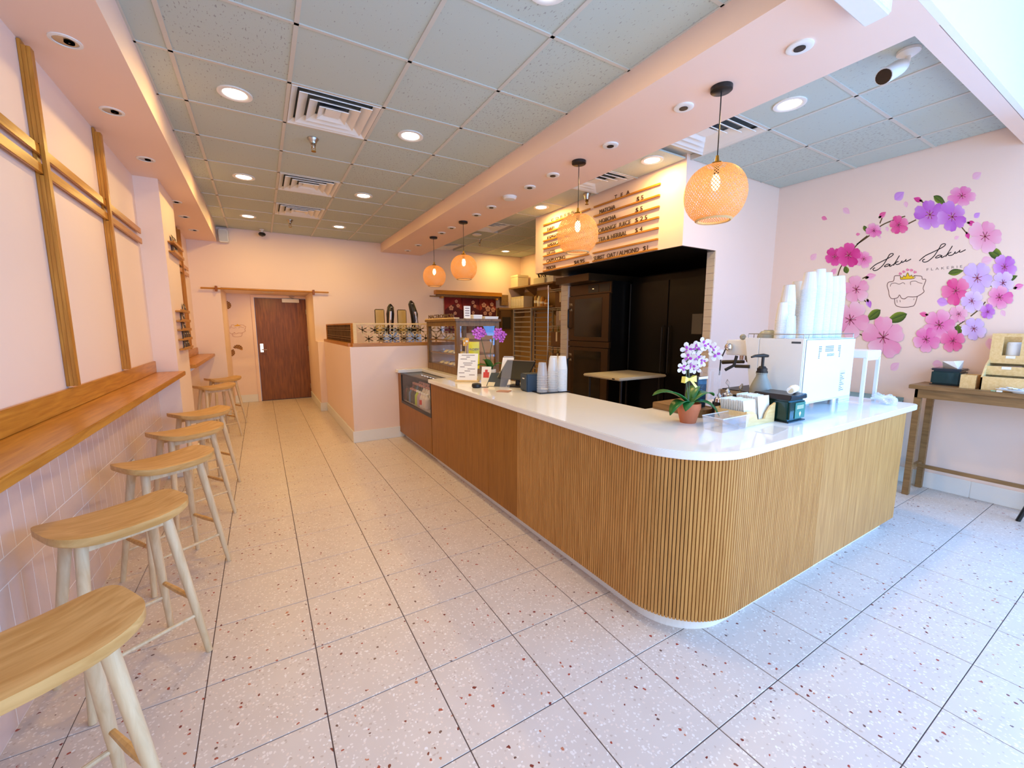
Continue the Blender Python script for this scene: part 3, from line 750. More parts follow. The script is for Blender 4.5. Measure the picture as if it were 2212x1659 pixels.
# ------------------------------------------------------------------ service counter
PXc, PYc, PR = 1.56, 1.062, .35; ACX, ACY = PXc+PR, PYc+PR
t = thing('service_counter', 'L-shaped counter base with oak veneer and ribbed tambour around the rounded corner', 'counter', (2.6, 2.0, 0))
ox, oy = 2.6, 2.0
def cpath(inset):
    r = PR - inset; x = PXc + inset; y = PYc + inset
    pts = [(x, 4.32)] + [(ACX - r*math.cos(a), ACY - r*math.sin(a)) for a in [R(90*k/16) for k in range(17)]] + [(3.99-inset, y)]
    return pts
def wallprism(outer, inner, z0, z1, name, mat):
    m = MB(); n = len(outer)
    for p in outer: m.v.append((p[0]-ox, p[1]-oy, z0)); m.v.append((p[0]-ox, p[1]-oy, z1))
    for p in inner: m.v.append((p[0]-ox, p[1]-oy, z0)); m.v.append((p[0]-ox, p[1]-oy, z1))
    N = 2*n
    for i in range(n-1):
        m.f += [(2*i, 2*i+2, 2*i+3, 2*i+1), (N+2*i, N+2*i+1, N+2*i+3, N+2*i+2), (2*i+1, 2*i+3, N+2*i+3, N+2*i+1), (2*i, N+2*i, N+2*i+2, 2*i+2)]
    m.f += [(0, 1, N+1, N), (2*n-2, N+2*n-2, N+2*n-1, 2*n-1)]
    return m.build(name, mat, t)
wallprism(cpath(.010), cpath(.05), .08, .897, 'backing', SLATB)
wallprism(cpath(.055), cpath(.08), 0, .08, 'toe_kick', WHITE)
# flat veneer boards on the two straight ends
for a, b in ((2.52, 2.98), (2.98, 3.43), (3.43, 3.88), (3.88, 4.32)):
    MB().box(PXc-ox, a-oy+.0008, .08, PXc+.011-ox, b-oy-.0008, .897).build('veneer_board', PANEL, t, bevel=.0008)
for a, b in ((2.74, 3.16), (3.16, 3.58), (3.58, 3.99)):
    MB().box(a-ox+.0008, PYc-oy, .08, b-ox-.0008, PYc+.011-oy, .897).build('veneer_board', SLAT, t, bevel=.0008)
MB().box(3.975-ox, PYc+.011-oy, .08, 3.99-ox, 1.93-oy, .897).build('end_panel', SLAT, t)
MB().box(2.16-ox, 1.95-oy, .08, 2.175-ox, 4.32-oy, .897).build('inner_panel', PANEL, t)
MB().box(2.175-ox, 1.91-oy, .08, 3.975-ox, 1.925-oy, .897).build('inner_panel', PANEL, t)
slat_me = MB().box(-.0068, -.002, .0, .0068, .0095, .817).mesh('tambour_slat', .0014, 1); slat_me.materials.append(SLAT)
s = 0.0; L1 = 2.52 - ACY; LA = PR*math.pi/2; L2 = 2.74 - ACX; step = .0172
while s < L1 + LA + L2:
    if s < L1: x, y, a = PXc, 2.52 - s - step/2, -90
    elif s < L1 + LA:
        q = (s + step/2 - L1)/PR; x, y, a = ACX - PR*math.cos(q), ACY - PR*math.sin(q), -90 + math.degrees(q)
    else: x, y, a = ACX + s + step/2 - L1 - LA, PYc, 0
    o = bpy.data.objects.new('tambour_slat', slat_me); COL.objects.link(o); o.parent = t
    o.location = (x-ox, y-oy, .08); o.rotation_euler.z = R(a)
    s += step
# worktop
sx0, sy0, sr = 1.53, 1.032, .38
poly = [(sx0, 4.325)] + [(sx0+sr-sr*math.cos(R(90*k/18)), sy0+sr-sr*math.sin(R(90*k/18))) for k in range(19)]
poly += [(4.075+.05*math.sin(R(a)), sy0+.05-.05*math.cos(R(a))) for a in range(0, 91, 15)]
poly += [(4.125, 1.95), (2.25, 1.95), (2.25, 4.325)]
o = MB().prism([(x-2.6, y-2.0) for x, y in poly], 0, .04).build('countertop', QUARTZ, None, bevel=.004, loc=(2.6, 2.0, .9))
tag(o, 'glossy white quartz L-shaped countertop with rounded front corner', 'countertop')

# ------------------------------------------------------------------ drinks cooler between counter and half wall
t = thing('drinks_cooler', 'low oak-fronted drinks cooler with black glass front full of bottles', 'cooler', (1.9, 4.96, 0))
cx, cy = 1.9, 4.96
def cb(n, m, x0, y0, z0, x1, y1, z1, **k): return MB().box(x0-cx, y0-cy, z0, x1-cx, y1-cy, z1).build(n, m, t, **k)
cb('front_panel', PANEL, 1.56, 4.335, .08, 1.58, 5.595, .50, bevel=.001)
cb('side_strip', PANEL, 1.56, 5.47, .50, 1.58, 5.595, .90)
cb('toe_kick', WHITE, 1.63, 4.335, 0, 1.66, 5.58, .08)
cb('window_frame', BLACK, 1.560, 4.335, .50, 1.585, 5.47, .535); cb('window_frame', BLACK, 1.560, 5.445, .535, 1.585, 5.47, .88)
cb('window_frame', BLACK, 1.560, 4.335, .88, 1.585, 5.47, .90); cb('window_frame', BLACK, 1.56, 4.335, .535, 1.585, 4.35, .88)
cb('glass_front', GLASS, 1.566, 4.35, .535, 1.570, 5.445, .88)
cb('deck', plain('cooler_deck', S(150,140,140), .5), 1.59, 4.34, .50, 2.28, 5.58, .53)
cb('back_liner', BLACKP, 2.28, 4.34, .50, 2.30, 5.58, .90); cb('side_liner', BLACKP, 1.585, 5.58, .50, 2.28, 5.595, .90)
cb('side_liner', BLACKP, 1.585, 4.335, .535, 2.28, 4.342, .88)
cb('glass_top', GLASS, 1.585, 4.34, .893, 1.86, 5.47, .899)
cb('ledge', QUARTZ, 1.86, 4.33, .90, 2.60, 5.60, .94, bevel=.003); cb('end_cap', QUARTZ, 1.53, 5.47, .90, 1.86, 5.60, .94, bevel=.003)
LED = glow('cooler_led', (.9, .93, 1, 1), 3)
for k in range(9):
    y = 4.45 + k*.105
    cb('led_chip', LED, 1.80, y, .868, 1.815, y+.05, .874)
cb('led_rail', BLACKP, 1.79, 4.36, .876, 1.83, 5.44, .89)
# bottles: three kinds in rows
def bottle(x, y, h, r, body, cap, label, grp, band=None):
    b = thing('juice_bottle' if h < .2 else 'drink_bottle', label, 'bottle', (x, y, .53), 0, grp)
    MB().lathe([(r*.95, 0), (r, .006), (r, h*.62), (r*.9, h*.70), (r*.45, h*.82), (r*.42, h*.88)], 12).build('body', body, b, smooth=True)
    MB().lathe([(r*.52, h*.88), (r*.52, h*.99), (r*.45, h)], 12).build('cap', cap, b, smooth=True)
    if band: MB().lathe([(r*1.02, h*.18), (r*1.02, h*.50)], 12, cap0=False, cap1=False).build('band', band, b)
milk = plain('milk_bottle', S(222,214,206), .4); dkgl = plain('dark_green_glass', S(46,58,46), .15); grn = plain('lime_label', S(176,206,40), .5)
redl = plain('red_label', S(206,40,44), .5); capr = plain('rosy_cap', S(186,130,120), .5); lil = plain('lilac_juice', S(186,158,176), .4); blu = plain('blue_glass', S(74,120,160), .2); red = plain('maroon_drink', S(110,52,60), .3)
cols = [(4.42, milk, WPLAST, None), (4.52, milk, WPLAST, None), (4.62, milk, WPLAST, redl), (4.72, lil, WPLAST, None), (4.82, grn, WPLAST, None), (4.92, dkgl, capr, None), (5.02, dkgl, capr, None), (5.12, blu, capr, None), (5.22, dkgl, BLACKP, None), (5.32, red, BLACKP, None)]
for ci, (y, bm_, cm, bd) in enumerate(cols):
    for ri in range(3):
        tall = ri > 0 and ci > 1
        nmz = {0: 'front', 1: 'middle', 2: 'back'}[ri]
        kind = ('white milk', 'white milk', 'white red-banded', 'lilac', 'lime green', 'dark green', 'dark green', 'blue', 'dark green', 'maroon')[ci]
        bottle(1.645+ri*.092, 4.70+.087*ci+random.uniform(-.008, .008), .235 if tall else .185, .036, bm_ if ri == 0 or ci > 4 else (milk if ri == 1 else dkgl), cm if ri == 0 else capr,
            'small %s bottle in the %s row inside the low drinks cooler' % (kind if (ri == 0 or ci > 4) else ('pale' if ri == 1 else 'dark'), nmz), 'bottles in the drinks cooler, %s row' % nmz, bd if ri == 0 else None)

# ------------------------------------------------------------------ pastry display case
KX0, KX1, KY0, KY1, KZ0, KZ1 = 1.95, 2.52, 4.50, 5.50, .94, 1.60
t = thing('display_case', 'brown wooden framed glass pastry case standing on the cooler ledge', 'display case', ((KX0+KX1)/2, (KY0+KY1)/2, KZ0))
hx, hy, hz = (KX1-KX0)/2, (KY1-KY0)/2, KZ1-KZ0
def kb(n, m, x0, y0, z0, x1, y1, z1, **k): return MB().box(x0, y0, z0, x1, y1, z1).build(n, m, t, **k)
kb('plinth', CASEW, -hx, -hy, 0, hx, hy, .085, bevel=.003); kb('crown', CASEW, -hx-.02, -hy-.02, hz-.03, hx+.02, hy+.02, hz, bevel=.004)
kb('head_rail', CASEW, -hx, -hy, hz-.085, hx, hy, hz-.03)
for sx in (-1, 1):
    for sy in (-1, 1):
        x = sx*(hx-.025); y = sy*(hy-.025); kb('post', CASEW, x-.025, y-.025, .085, x+.025, y+.025, hz-.085, bevel=.002)
kb('glass_pane', GLASS, -hx+.012, -hy+.05, .085, -hx+.016, hy-.05, hz-.085); kb('glass_pane', GLASS, -hx+.05, -hy+.012, .085, hx-.05, -hy+.016, hz-.085)
kb('glass_pane', GLASS, -hx+.05, hy-.016, .085, hx-.05, hy-.012, hz-.085)
kb('back_door', GLASS, hx-.016, -hy+.05, .085, hx-.012, hy-.05, hz-.085)
for z in (.235, .40):
    kb('shelf', GLASS, -hx+.03, -hy+.03, z, hx-.03, hy-.03, z+.006); kb('shelf_rail', CASEW, -hx+.018, -hy+.05, z-.006, -hx+.030, hy-.05, z+.010)
    kb('shelf_rail', CASEW, -hx+.05, -hy+.018, z-.006, hx-.05, -hy+.030, z+.010)
for z, zz in ((.086, 'lowest'), (.2415, 'middle'), (.4065, 'upper')):
    for k in range(5 if z < .2 else 4):
        p = thing('price_card', 'small cream price card lying on the %s shelf in the pastry case' % zz, 'card', (KX0+.11, KY0+.16+k*.16, KZ0+z), 0, 'price cards in the pastry case')
        MB().quadmesh([(0, -.05, .0), (.05, -.05, .03), (.05, .05, .03), (0, .05, .0), (0, -.05, -.0), (.052, -.05, .0), (.052, .05, .0), (0, .05, .0)], [(0,1,2,3), (0,5,1), (3,2,6), (0,3,6,5), (1,5,6,2)]).build('card', CREAM, p)
# letters and bits on top of the case
def text_pts(s, size, align='LEFT', spacing=1.0):
    cu = bpy.data.curves.new('txt', 'FONT'); cu.body = s; cu.size = size; cu.align_x = align; cu.space_character = spacing; cu.resolution_u = 3
    ob = bpy.data.objects.new('txt', cu); COL.objects.link(ob)
    dg = bpy.context.evaluated_depsgraph_get(); me = bpy.data.meshes.new_from_object(ob.evaluated_get(dg))
    v = [tuple(q.co) for q in me.vertices]; f = [tuple(p.vertices) for p in me.polygons]
    bpy.data.objects.remove(ob); bpy.data.meshes.remove(me); bpy.data.curves.remove(cu)
    return v, f
def text(s, size, mapf, name, mat, parent, thick=None, align='LEFT', spacing=1.0, fit=None):
    v, f = text_pts(s, size, align, spacing)
    if fit:
        x0 = min(p[0] for p in v); x1 = max(p[0] for p in v); k = fit/max(1e-6, x1-x0); v = [((p[0]-x0)*k, p[1], p[2]) for p in v]
    order = sorted(f, key=lambda q: min(v[i][0] for i in q)); words = []; reach = None
    for q in order:                                   # one part per word: split at the wide gaps
        a = min(v[i][0] for i in q)
        if reach is None or a - reach > .38*size*min(spacing, 1): words.append([]); reach = a
        words[-1].append(q); reach = max(reach, max(v[i][0] for i in q))
    if spacing > 1: words = [sum(words, [])]
    for wf in words:
        ids = sorted({i for q in wf for i in q}); mp = {i: k for k, i in enumerate(ids)}
        m = MB(); m.v = [mapf(v[i][0], v[i][1]) for i in ids]; m.f = [tuple(mp[i] for i in q) for q in wf]
        o = m.build(name, mat, parent)
        if thick: md = o.modifiers.new('thick', 'SOLIDIFY'); md.thickness = thick; md.offset = 0
    return o
t = thing('letter_rail', 'row of small brown cut-out letters on a wooden strip on top of the pastry case', 'sign', (KX0+.03, 5.0, KZ1))
MB().box(-.04, -.46, 0, .03, .52, .014).build('strip', SPLY, t)
text('NACEROSMON', .07, lambda u, v: (-.012, .46-u, .0145+v), 'letters', plain('brown_letters', S(96,70,40), .6), t, .008, fit=.86)
t = thing('table_sign', 'small white upright notice card on a stand on the pastry case', 'sign', (2.12, 4.56, KZ1))
MB().box(-.035, -.03, 0, .035, .03, .008).build('foot', CREAM, t); MB().box(-.042, -.003, .008, .042, .003, .15).build('card', PAPER, t)
for k in range(4): MB().box(-.028, -.0042, .035+k*.028, .028, -.0032, .044+k*.028).build('print_line', INKG, t)
for k, (x, y, a, l, h, n) in enumerate(((2.25, 4.62, 6, .12, .05, 'smaller flat white carton on top of the pastry case'), (2.435, 4.60, 0, .18, .032, 'longer flat white carton on top of the pastry case'))):
    tt = thing('paper_carton', n, 'box', (x, y, KZ1), R(a))
    MB().box(-l/2, -.07, 0, l/2, .07, h*.6).build('tray', PAPER, tt, bevel=.002); MB().box(-l/2-.004, -.074, h*.6, l/2+.004, .074, h).build('lid', PAPER, tt, bevel=.003)

# ------------------------------------------------------------------ kumiko screens on the half wall
t = thing('lattice_screen', 'pale wood screen with star pattern lattice on top of the half wall front', 'screen', (1.8, 5.66, 1.25))
MB().box(-.80, -.062, 0, .80, .06, .045).build('bottom_rail', OAKR, t, bevel=.002); MB().box(-.78, -.02, .285, .80, .02, .305).build('top_rail', SPLY, t, bevel=.002)
MB().box(-.78, -.02, .045, -.74, .02, .285).build('end_post', SPLY, t, bevel=.002); MB().box(.77, -.02, .045, .80, .02, .285).build('end_post', SPLY, t)
m = MB(); ctr = []; dx = .155
for r, z in ((0, .215), (1, .100)):
    k = 0
    while True:
        x = -.665 + dx*k + (dx/2 if r else 0)
        if x > .74: break
        ctr.append((x, z)); k += 1
def clampz(p): return -.742 <= p[0] <= .772 and .043 <= p[1] <= .287
def strip(p, q, bulge):
    p = Vector(p); q = Vector(q); d = q-p; n = Vector((-d.y, d.x)); prev = None
    for k in range(9):
        u = k/8; c = p + d*u + n*bulge*4*u*(1-u)
        if prev is not None and clampz(prev) and clampz(c): m.bar((prev.x, 0, prev.y), (c.x, 0, c.y), .010, .0042, (0, 1, 0))
        prev = c
for (x, z) in ctr:
    for q in ((x+.155, z), (x+.0775, z+.115), (x-.0775, z+.115), (x+.0775, z-.115), (x-.0775, z-.115)):
        if q[1] > z or q[1] == z or z < .15: strip((x, z), q, .17); strip((x, z), q, -.17)
    for a in (28, 90, 152, 208, 270, 332):
        q = (x + .062*math.cos(R(a)), z + .062*math.sin(R(a))); strip((x, z), q, 0)
o = m.build('star_lattice', SPLY, t); o['kind'] = 'stuff'
t = thing('slatted_screen', 'dark backed screen with rows of small square openings on the half wall side', 'screen', (1.03, 6.93, 1.25))
MB().box(-.066, -1.20, 0, .05, 1.20, .045).build('bottom_rail', OAKO, t, bevel=.002); MB().box(-.02, -1.18, .285, .02, 1.19, .305).build('top_rail', OAKO, t, bevel=.002)
for y in (-1.18, 1.165): MB().box(-.02, y, .045, .02, y+.025, .285).build('end_post', OAKO, t)
MB().box(.010, -1.15, .045, .018, 1.165, .285).build('dark_backing', plain('dark_backing', S(54,30,14), .7), t)
m = MB()
for z in (.085, .115, .205, .235): m.box(-.012, -1.15, z, -.004, 1.165, z+.008)
for k in range(52):
    y = -1.14 + k*.0445; m.box(-.004, y, .045, .004, y+.008, .285)
o = m.build('grid_bars', CASEW, t); o['kind'] = 'stuff'

# drink towers behind the half wall on a prep table
t = thing('prep_table', 'steel prep table behind the half wall carrying the dispensers', 'table', (1.95, 6.5, 0))
MB().box(-.75, -.38, .86, .75, .38, .90).build('top', STEEL, t, bevel=.003)
for sx in (-1, 1):
    for sy in (-1, 1): MB().tube([(sx*.7, sy*.33, 0), (sx*.7, sy*.33, .86)], .02, 8).build('leg', STEEL, t)
for x, tilt, dz, n in ((1.71, -.02, 0, 'left'), (2.06, .05, .06, 'right')):
    t = thing('drink_dispenser', 'chrome and black dispenser with tall curved handle behind the star screen, %s one' % n, 'dispenser', (x, 6.55, .90))
    MB().box(-.12, -.16, 0, .12, .20, .52).build('body', STEEL, t, bevel=.02); MB().box(-.10, -.20, .0, .10, -.16, .04).build('drip_tray', STEEL, t)
    MB().prism([(-.10, .52), (.11, .52), (.09, .60), (-.08, .60)], -.10, .12, 'y').build('cap', ALU, t, bevel=.006)
    MB().tube([(0, -.10, .45), (tilt*.5, -.13, .62), (tilt*.3+.0, -.14, .80), (-tilt*.4, -.12, .90+dz), (-tilt*.4, -.10, .945+dz)], [.03, .05, .06, .05, .02], 12).build('handle', BLACK, t, smooth=True)
    MB().tube([(tilt*1.2, -.165, .50), (tilt*.8, -.185, .66), (tilt*.3, -.198, .84)], [.03, .028, .024], 8).build('silver_face', CHROME, t, smooth=True)
    MB().box(-.17, .14, .5, -.02, .16, .88).build('amber_shadow_panel', plain('amber_shadow_tint', S(206,170,90), .4), t, bevel=.01)  # amber slab stands in for the yellowish shadow and glow behind the tower
    MB().lathe([(.016, 0), (.014, .004), (.002, .006)], 10, (-tilt*.4, -.165, .90+dz)).build('badge', PAPER, t)

# ------------------------------------------------------------------ curtain and beam on the back wall
t = thing('noren_curtain', 'dark red split curtain with pale cherry blossoms hanging on the back wall', 'curtain', (3.98, YB-.05, 2.13))
MB().tube([(-.93, 0, .012), (.95, 0, .004)], .011, 8).build('rod', WALN, t, smooth=True)
redc = [plain('noren_red', S(136,34,40), .8, var=.12, vs=5), plain('noren_wine', S(112,26,36), .8, var=.12, vs=5), plain('noren_rust', S(140,42,30), .8, var=.12, vs=5)]
petal = plain('noren_blossom', S(206,152,132), .8); dark = plain('noren_hill', S(84,20,30), .8)
for k in range(3):
    x0 = -.615 + k*.415; m = MB(); n = 12
    for i in range(n+1):
        x = x0 + .412*i/n; yy = .006*math.sin(i*1.7+k)
        m.v.append((x, yy, 0)); m.v.append((x, yy*2.2, -.75))
    for i in range(n): m.f.append((2*i, 2*i+2, 2*i+3, 2*i+1))
    o = m.build('cloth_panel', redc[k], t, smooth=True); md = o.modifiers.new('thick', 'SOLIDIFY'); md.thickness = .003
    hill = MB(); pts = [(x0+.004, -.5), (x0+.004, -.27), (x0+.12, -.17), (x0+.22, -.14), (x0+.32, -.22), (x0+.408, -.26), (x0+.408, -.5)]
    hill.v = [(a, -.016, b) for a, b in pts]; hill.f = [tuple(range(len(pts)))]; hill.build('hill_print', dark, o)
    fl = MB()
    for (fx, fz, fr) in (((.27, -.08, .04), (.31, -.17, .045), (.15, -.22, .06), (.24, -.33, .04)), ((.25, -.09, .045), (.29, -.17, .04), (.13, -.22, .055), (.25, -.31, .04)),
                         ((.10, -.14, .06), (.20, -.22, .07), (.13, -.32, .05), (.30, -.12, .05), (.33, -.24, .06), (.26, -.33, .05)))[k]:
        for p in range(5):
            a = R(72*p+18); c0 = (x0+fx+math.cos(a)*fr*.55, fz+math.sin(a)*fr*.55); b = len(fl.v)
            for q in range(8): aa = 2*math.pi*q/8; fl.v.append((c0[0]+math.cos(aa)*fr*.42, -.018, c0[1]+math.sin(aa)*fr*.42))
            fl.f.append(tuple(range(b, b+8)))
    fl.build('blossom_print', petal, o)['kind'] = 'stuff'
t = thing('timber_beam', 'flat honey coloured timber beam on the back wall above the red curtain', 'beam', (3.94, YB, 2.15))
MB().box(-.78, -.14, .03, .78, -.001, .115).build('beam_face', OAKR, t, bevel=.004); MB().box(-.74, -.10, -.01, .74, -.001, .03).build('under_batten', WALN, t)
for x in (-.66, .64): MB().box(x, -.12, -.045, x+.05, -.001, -.01).build('end_block', OAKR, t)
# ------------------------------------------------------------------ menu board on the bulkhead
t = thing('menu_board', 'menu of brown letters standing on thin oak ledges across the pink bulkhead', 'menu board', (MX, 4.1, MZ))
DK = plain('menu_letters', S(74,44,26), .6)
LZ = (2.950, 2.840, 2.728, 2.622, 2.515, 2.405, 2.302)
def mm(y, z): return lambda u, v: (-.014, y-4.1-u, z-MZ+v)
for k, z in enumerate(LZ):
    for y0, y1 in ((4.125, 5.115), (3.06, 4.05)):
        if z < 2.31: z = 2.306
        o = MB().box(-.022, y0-4.1, z-MZ-.004, -.001, y1-4.1, z-MZ+.014).build('ledge', OAKO, t, bevel=.001)
left = (('COFFEE', 4.925, .48, 1.9, .055), ('DRIP', 5.02, .16, 1, .062), ('ESPRESSO', 5.02, .36, 1, .062), ('AMERICANO', 5.02, .40, 1, .062), ('LATTE', 5.02, .185, 1, .066), ('CAPPUCCINO', 5.03, .425, 1, .066), ('MOCHA', 5.03, .22, 1, .066))
right = (('TEA', 3.705, .23, 2.6, .055), ('MATCHA', 3.95, .26, 1, .066), ('HOJICHA', 3.95, .28, 1, .066), ('ORANGE  JUICE', 3.957, .515, 1, .066), ('TEA & HERBAL', 3.958, .465, 1, .066), None, ('SUBST  OAT / ALMOND', 4.03, .72, 1, .066))
for rows in (left, right):
    for k, row in enumerate(rows):
        if not row: continue
        s, y, fit, sp, size = row
        text(s, size*1.05, mm(y, max(LZ[k], 2.306)+.0145), 'lettering', DK, t, .006, spacing=sp, fit=fit)
for s, y, k, fit in (('.95', 4.30, 1, .10), ('$4.95', 4.41, 6, .205), ('$ 5', 3.365, 1, .09), ('$ 5', 3.375, 2, .095), ('$ 2.5', 3.375, 3, .165), ('$ 4', 3.37, 4, .10), ('$1', 3.25, 6, .065)):
    text(s, .068, mm(y, max(LZ[k], 2.306)+.0145), 'price', DK, t, .006, fit=fit)

# ------------------------------------------------------------------ kitchen alcove
t = thing('deck_oven', 'tall dark double oven with two glass doors in the kitchen alcove', 'oven', (4.66, 4.76, 0))
def ob(n, m, x0, y0, z0, x1, y1, z1, **k): return MB().box(x0, y0, z0, x1, y1, z1).build(n, m, t, **k)
ob('cabinet', DSTEEL, -.45, -.455, .05, .48, .455, 2.14, bevel=.004); OVB = plain('oven_bronze', S(74,54,34), .35, .6)
ob('control_panel', OVB, -.47, -.45, 1.98, -.45, .45, 2.13); ob('vent_hood', OVB, -.75, -.30, 2.14, .3, .455, 2.24, bevel=.004)
ob('display', LEDD if 'LEDD' in globals() else BLACK, -.474, -.20, 2.00, -.47, .02, 2.11); ob('display', BLACK, -.474, -.42, 2.00, -.47, -.22, 2.11)
MB().lathe([(.012, 0), (.012, .003), (.002, .004)], 10, (-.476, -.09, 2.05)).build('pilot_lamp', glow('pilot_glow', (1, .62, .25, 1), 5), t)
for z0, z1 in ((1.30, 1.97), (.20, 1.20)):
    d = ob('oven_door', OVB, -.49, -.44, z0, -.45, .44, z1, bevel=.003)
    MB().box(-.494, -.30, z0+.06, -.490, .30, z1-.05).build('door_glass', plain('oven_glass', S(16,13,11), .12), d)
    MB().tube([(-.50, .40, z0+.18), (-.535, .40, z0+.20), (-.535, .40, z1-.2), (-.50, .40, z1-.18)], .012, 8).build('door_handle', BLACK, d, smooth=True)
    for zz in (z1-.12, z1-.20): text('TR', .05, lambda u, v, zz=zz: (-.4915, .425-u, zz+v-.02), 'mark', CREAM, d, fit=.07)
ob('middle_rail', OVB, -.485, -.45, 1.21, -.45, .45, 1.29)
for sy in (-.4, .4): ob('foot', STEEL, -.42, sy-.02, 0, -.38, sy+.02, .05)
t = thing('black_refrigerator', 'tall black steel refrigerator beside the oven in the dark kitchen alcove', 'refrigerator', (4.84, 3.60, 0))
DK2 = plain('black_steel', S(11,10,10), .3, .5, var=.12, vs=2)
ob('cabinet', DK2, -.30, -.66, .08, .33, .66, 2.18, bevel=.004)
for a, b in ((-.655, -.004), (.004, .655)):
    d = ob('fridge_door', DK2, -.34, a, .10, -.302, b, 2.10, bevel=.006)
    MB().tube([(-.345, (a if a > -.1 else b)*1+(.05 if a > -.1 else -.05), .9), (-.375, (a if a > -.1 else b)+(.05 if a > -.1 else -.05), .92), (-.375, (a if a > -.1 else b)+(.05 if a > -.1 else -.05), 1.5), (-.345, (a if a > -.1 else b)+(.05 if a > -.1 else -.05), 1.52)], .009, 8).build('door_handle', BLACK, d, smooth=True)
MB().box(-.345, -.50, 1.42, -.341, -.36, 1.66).build('notice', plain('grey_notice', S(96,92,84), .6), t)
MB().box(-.343, .64, .10, -.339, .652, 2.10).build('edge_trim', STEEL, t)
ob('plinth', BLACK, -.28, -.64, 0, .3, .64, .08)
t = thing('folding_table', 'white-topped folding table standing in the kitchen in front of the refrigerator', 'table', (4.03, 3.86, 0))
MB().box(-.42, -.33, .865, .42, .33, .90).build('top', plain('table_resin', S(196,184,158), .5), t, bevel=.012)
for sx in (-1, 1):
    MB().tube([(sx*.34, -.28, 0), (sx*.34, -.28, .86)], .014, 8).build('leg', BLACK, t); MB().tube([(sx*.34, .28, 0), (sx*.34, .28, .86)], .014, 8).build('leg', BLACK, t)
    MB().tube([(sx*.34, -.28, .25), (sx*.34, .28, .25)], .010, 8).build('cross_bar', BLACK, t)
MB().box(-.425, -.25, .875, -.4195, -.21, .89).build('latch', BLACK, t)

YTR = plain('yellow_tray', S(206,190,96), .5)
# baking racks
def pan_rack(x, y, label, n, w2, mat):
    t = thing('baking_rack', label, 'rack', (x, y, 0), 0, 'tall baking racks in the kitchen')
    for sx in (-1, 1):
        for sy in (-1, 1):
            MB().box(sx*.24-.015, sy*w2-.015, .10, sx*.24+.015, sy*w2+.015, 1.83).build('upright', mat, t)
            MB().lathe([(.045, .0), (.045, .03)], 10, (sx*.24, sy*w2, .03)).build('caster', BLACK, t)
            MB().tube([(sx*.24, sy*w2, .03), (sx*.24, sy*w2, .12)], .012, 6).build('stem', STEEL, t)
    for k in range(n):
        z = .22 + k*(1.55/(n-1))
        MB().box(-.25, -w2+.0155, z, -.215, w2-.0155, z+.022).build('runner', mat, t)
        MB().box(.215, -w2+.0155, z, .25, w2-.0155, z+.022).build('runner', mat, t)
    MB().box(-.255, -w2-.016, 1.83, .255, w2+.016, 1.845).build('top_frame', mat, t)
pan_rack(4.45, 6.62, 'tall aluminium baking rack with close-set runners left of the wire shelving', 18, .30, ALU)
pan_rack(5.035, 6.08, 'second aluminium baking rack standing behind the first', 14, .22, plain('pale_rack', S(176,168,128), .4, .5))
t = thing('wire_shelving', 'chrome wire shelving unit beside the tiled wall end', 'shelving', (4.45, 5.62, 0))
for sx in (-1, 1):
    for sy in (-1, 1): MB().tube([(sx*.24, sy*.19, 0), (sx*.24, sy*.19, 2.20)], .0125, 10).build('post', CHROME, t, smooth=True)
for z in (.30, .75, 1.17, 1.52, 1.82, 2.12):
    m = MB()
    for sy in (-1, 1): m.tube([(-.24, sy*.19, z), (.24, sy*.19, z)], .005, 6).tube([(-.24, sy*.19, z-.03), (.24, sy*.19, z-.03)], .004, 6)
    for sx in (-1, 1): m.tube([(sx*.24, -.19, z), (sx*.24, .19, z)], .005, 6).tube([(sx*.24, -.19, z-.03), (sx*.24, .19, z-.03)], .004, 6)
    for k in range(11): m.tube([(-.24, -.17+k*.034, z+.004), (.24, -.17+k*.034, z+.004)], .0022, 4)
    m.build('wire_shelf', CHROME, t, smooth=True)
kraft = plain('kraft_board', S(112,78,42), .8); pack = plain('patterned_pack', S(168,150,136), .6, var=.3, vs=60)
for (x, y, z, a, b, h, m, n) in ((4.45, 5.60, 1.832, .30, .28, .24, kraft, 'plain brown carton on the upper wire shelf'), (4.40, 5.56, 1.532, .26, .22, .24, pack, 'patterned grey paper pack on the wire shelf under the brown carton'),
                                 (4.42, 5.62, 1.182, .34, .32, .24, kraft, 'wide brown carton on the middle wire shelf'), (4.44, 5.60, .762, .36, .3, .30, kraft, 'large brown carton on the low wire shelf')):
    q = thing('carton', n, 'box', (x, y, z)); MB().box(-a/2, -b/2, 0, a/2, b/2, h).build('carton_body', m, q, bevel=.003)
    MB().box(-a/2-.001, -.02, h*.35, a/2+.001, .02, h+.001).build('tape', CREAM, q)
for k in range(5):
    q = thing('sheet_tray', 'yellow plastic dough tray sitting in the rear baking rack', 'tray', (5.035, 6.08, 1.2195 + k*.1192), 0, 'yellow trays in the rear rack')
    MB().box(-.20, -.19, 0, .20, .19, .006).build('tray_base', YTR, q); MB().box(-.20, -.19, .006, -.194, .19, .06).build('tray_rim', YTR, q)
